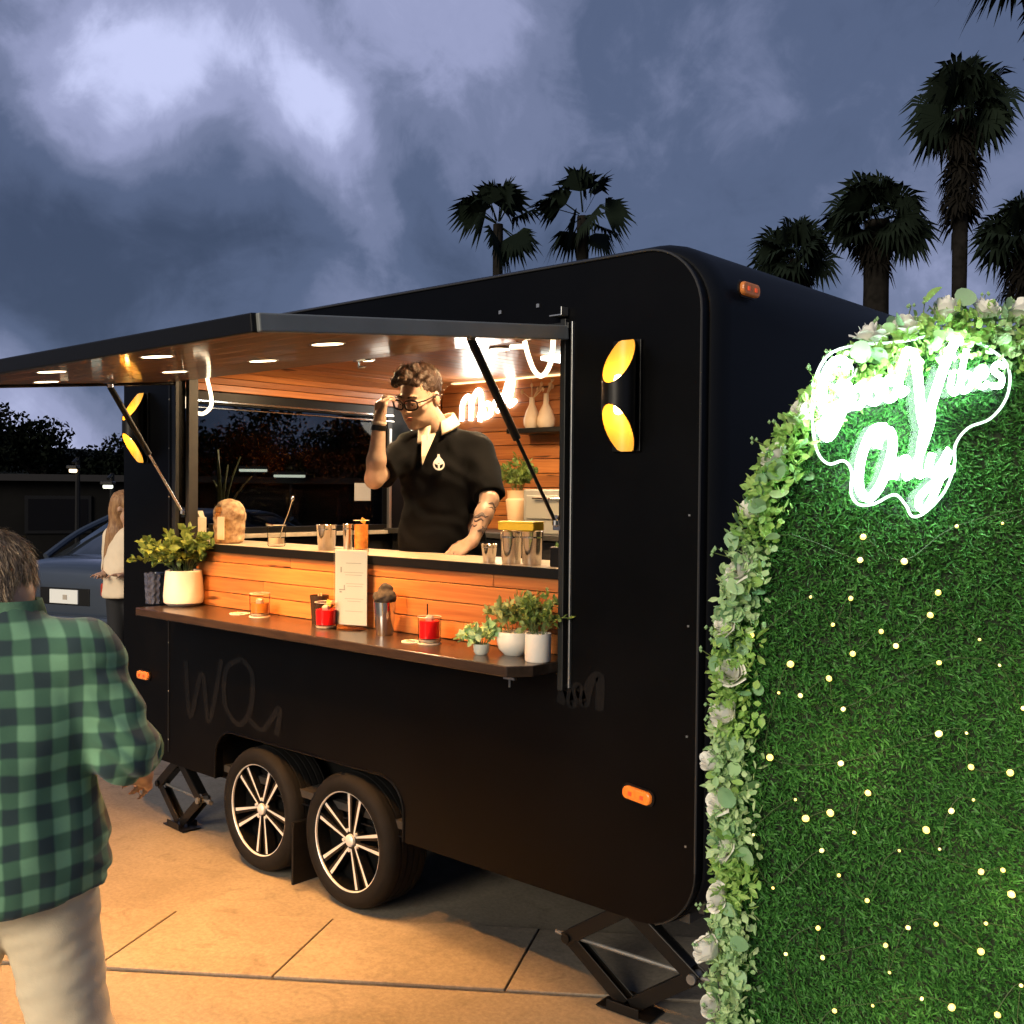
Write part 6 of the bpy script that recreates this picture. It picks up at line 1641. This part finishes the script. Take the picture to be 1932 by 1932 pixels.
# sections along local x (x forward, y left), half profile
def loft(secs, close_ends=True):
    b = MB(); n = len(secs[0]); vs = [v for s_ in secs for v in s_]
    fs = [(i * n + k, i * n + (k + 1) % n, (i + 1) * n + (k + 1) % n, (i + 1) * n + k) for i in range(len(secs) - 1) for k in range(n)]
    if close_ends: fs += [tuple(reversed(range(n))), tuple((len(secs) - 1) * n + k for k in range(n))]
    return b.add(vs, fs)
def lower(x, w, zb, zt, crown=.05):
    half = [(w * .86, zb), (w * .97, zb + .12), (w, zb + (zt - zb) * .55), (w * .97, zt - .09), (w * .88, zt - .01), (w * .5, zt + crown)]
    return [(x, y, z) for y, z in half] + [(x, -y, z) for y, z in reversed(half)]
secs = [lower(x, w, zb, zt) for x, w, zb, zt in ((-.02, .72, .42, .82), (.03, .84, .32, .90), (.20, .89, .26, .96), (.80, .91, .24, .99), (1.9, .92, .24, .97), (3.1, .92, .24, .95), (3.9, .89, .25, .86), (4.45, .82, .30, .74), (4.62, .66, .38, .62))]
o = loft(secs).build('body', m_carpaint, car, smooth=True); sbm = o.modifiers.new('sub', 'SUBSURF'); sbm.levels = 1; sbm.render_levels = 2
def green(x, w, z0, z1):
    half = [(w, z0), (w * .93, z0 + (z1 - z0) * .55), (w * .80, z1 - .03), (w * .45, z1)]
    return [(x, y, z) for y, z in half] + [(x, -y, z) for y, z in reversed(half)]
cab = [green(x, w, .95, z1) for x, w, z1 in ((.48, .74, .985), (.80, .77, 1.16), (1.25, .79, 1.36), (1.75, .79, 1.44), (2.35, .79, 1.43), (2.85, .79, 1.28), (3.35, .77, .99))]
o = loft(cab).build('cabin_glass', m_carglass, car, smooth=True)
b = MB(); rf = [[(x, y * .99, z) for x, y, z in ((xx, .66 * ww, zz - .02), (xx, .40 * ww, zz + .012), (xx, 0, zz + .022), (xx, -.40 * ww, zz + .012), (xx, -.66 * ww, zz - .02))] for xx, ww, zz in ((1.18, .95, 1.335), (1.45, 1.0, 1.405), (1.80, 1.0, 1.445), (2.35, 1.0, 1.435), (2.62, .97, 1.36))]
b.add([v for r__ in rf for v in r__], [(i * 5 + k, i * 5 + k + 1, (i + 1) * 5 + k + 1, (i + 1) * 5 + k) for i in range(4) for k in range(4)])
o = b.build('roof', m_carpaint, car, smooth=True); sd = o.modifiers.new('thick', 'SOLIDIFY'); sd.thickness = .03
for sy in (-1, 1):
    MB().tube(catmull([(.46, sy * .73, .985), (.85, sy * .71, 1.20), (1.25, sy * .64, 1.365)], 5), .035, 8).build('rear_pillar', m_carpaint, car, smooth=True)
    MB().tube([(1.85, sy * .745, .97), (1.90, sy * .64, 1.42)], .03, 6).build('side_pillar', m_blacktrim, car)
    MB().tube(catmull([(2.75, sy * .63, 1.34), (3.35, sy * .75, .98)], 4), .03, 6).build('front_pillar', m_carpaint, car)
    tl = MB(); tl.box((0, 0, 0), (.06, .34, .13)); tl.build('tail_lamp', mat('tail_lamp_red', (.35, .03, .015), .2, emit=(1, .08, .02), estr=.06), car, (.025, sy * .60, .74), (0, 0, -sy * R(12)), bevel=.02)
    for wx in (.85, 3.65):
        w_ = empty('wheel', (wx, sy * .90, .32), 0, car); Mr = Matrix(((1, 0, 0), (0, 0, 1), (0, 1, 0)))
        MB().lathe([(.20, -.02 * 1), (.31, -.015), (.32, .0), (.32, .18), (.30, .20), (.20, .20)], (0, -.1, 0), 28, Mr, False).build('tyre', m_rubber, w_, smooth=True)
        MB().lathe([(0, .02), (.06, .0), (.20, .02), (.20, .18)], (0, -.1, 0), 20, Mr, False).build('rim', m_steel, w_, smooth=True)
MB().box((-.012, 0, .66), (.02, .60, .16)).build('plate_recess', m_blacktrim, car, bevel=.005)
MB().box((-.03, 0, .66), (.012, .34, .13)).build('number_plate', mat('number_plate_white', (.62, .62, .58), .4, emit=(1, .95, .85), estr=.08), car, bevel=.003)  # white plate; faint emission stands in for light falling on it
MB().box((-.038, -.02, .655), (.004, .05, .045)).build('plate_mark', m_ink, car)
MB().box((-.055, 0, .43), (.10, 1.56, .13)).build('rear_bumper', m_carpaint, car, bevel=.03)
MB().box((.02, 0, .875), (.03, .9, .02)).build('boot_trim', m_chrome, car, bevel=.005)
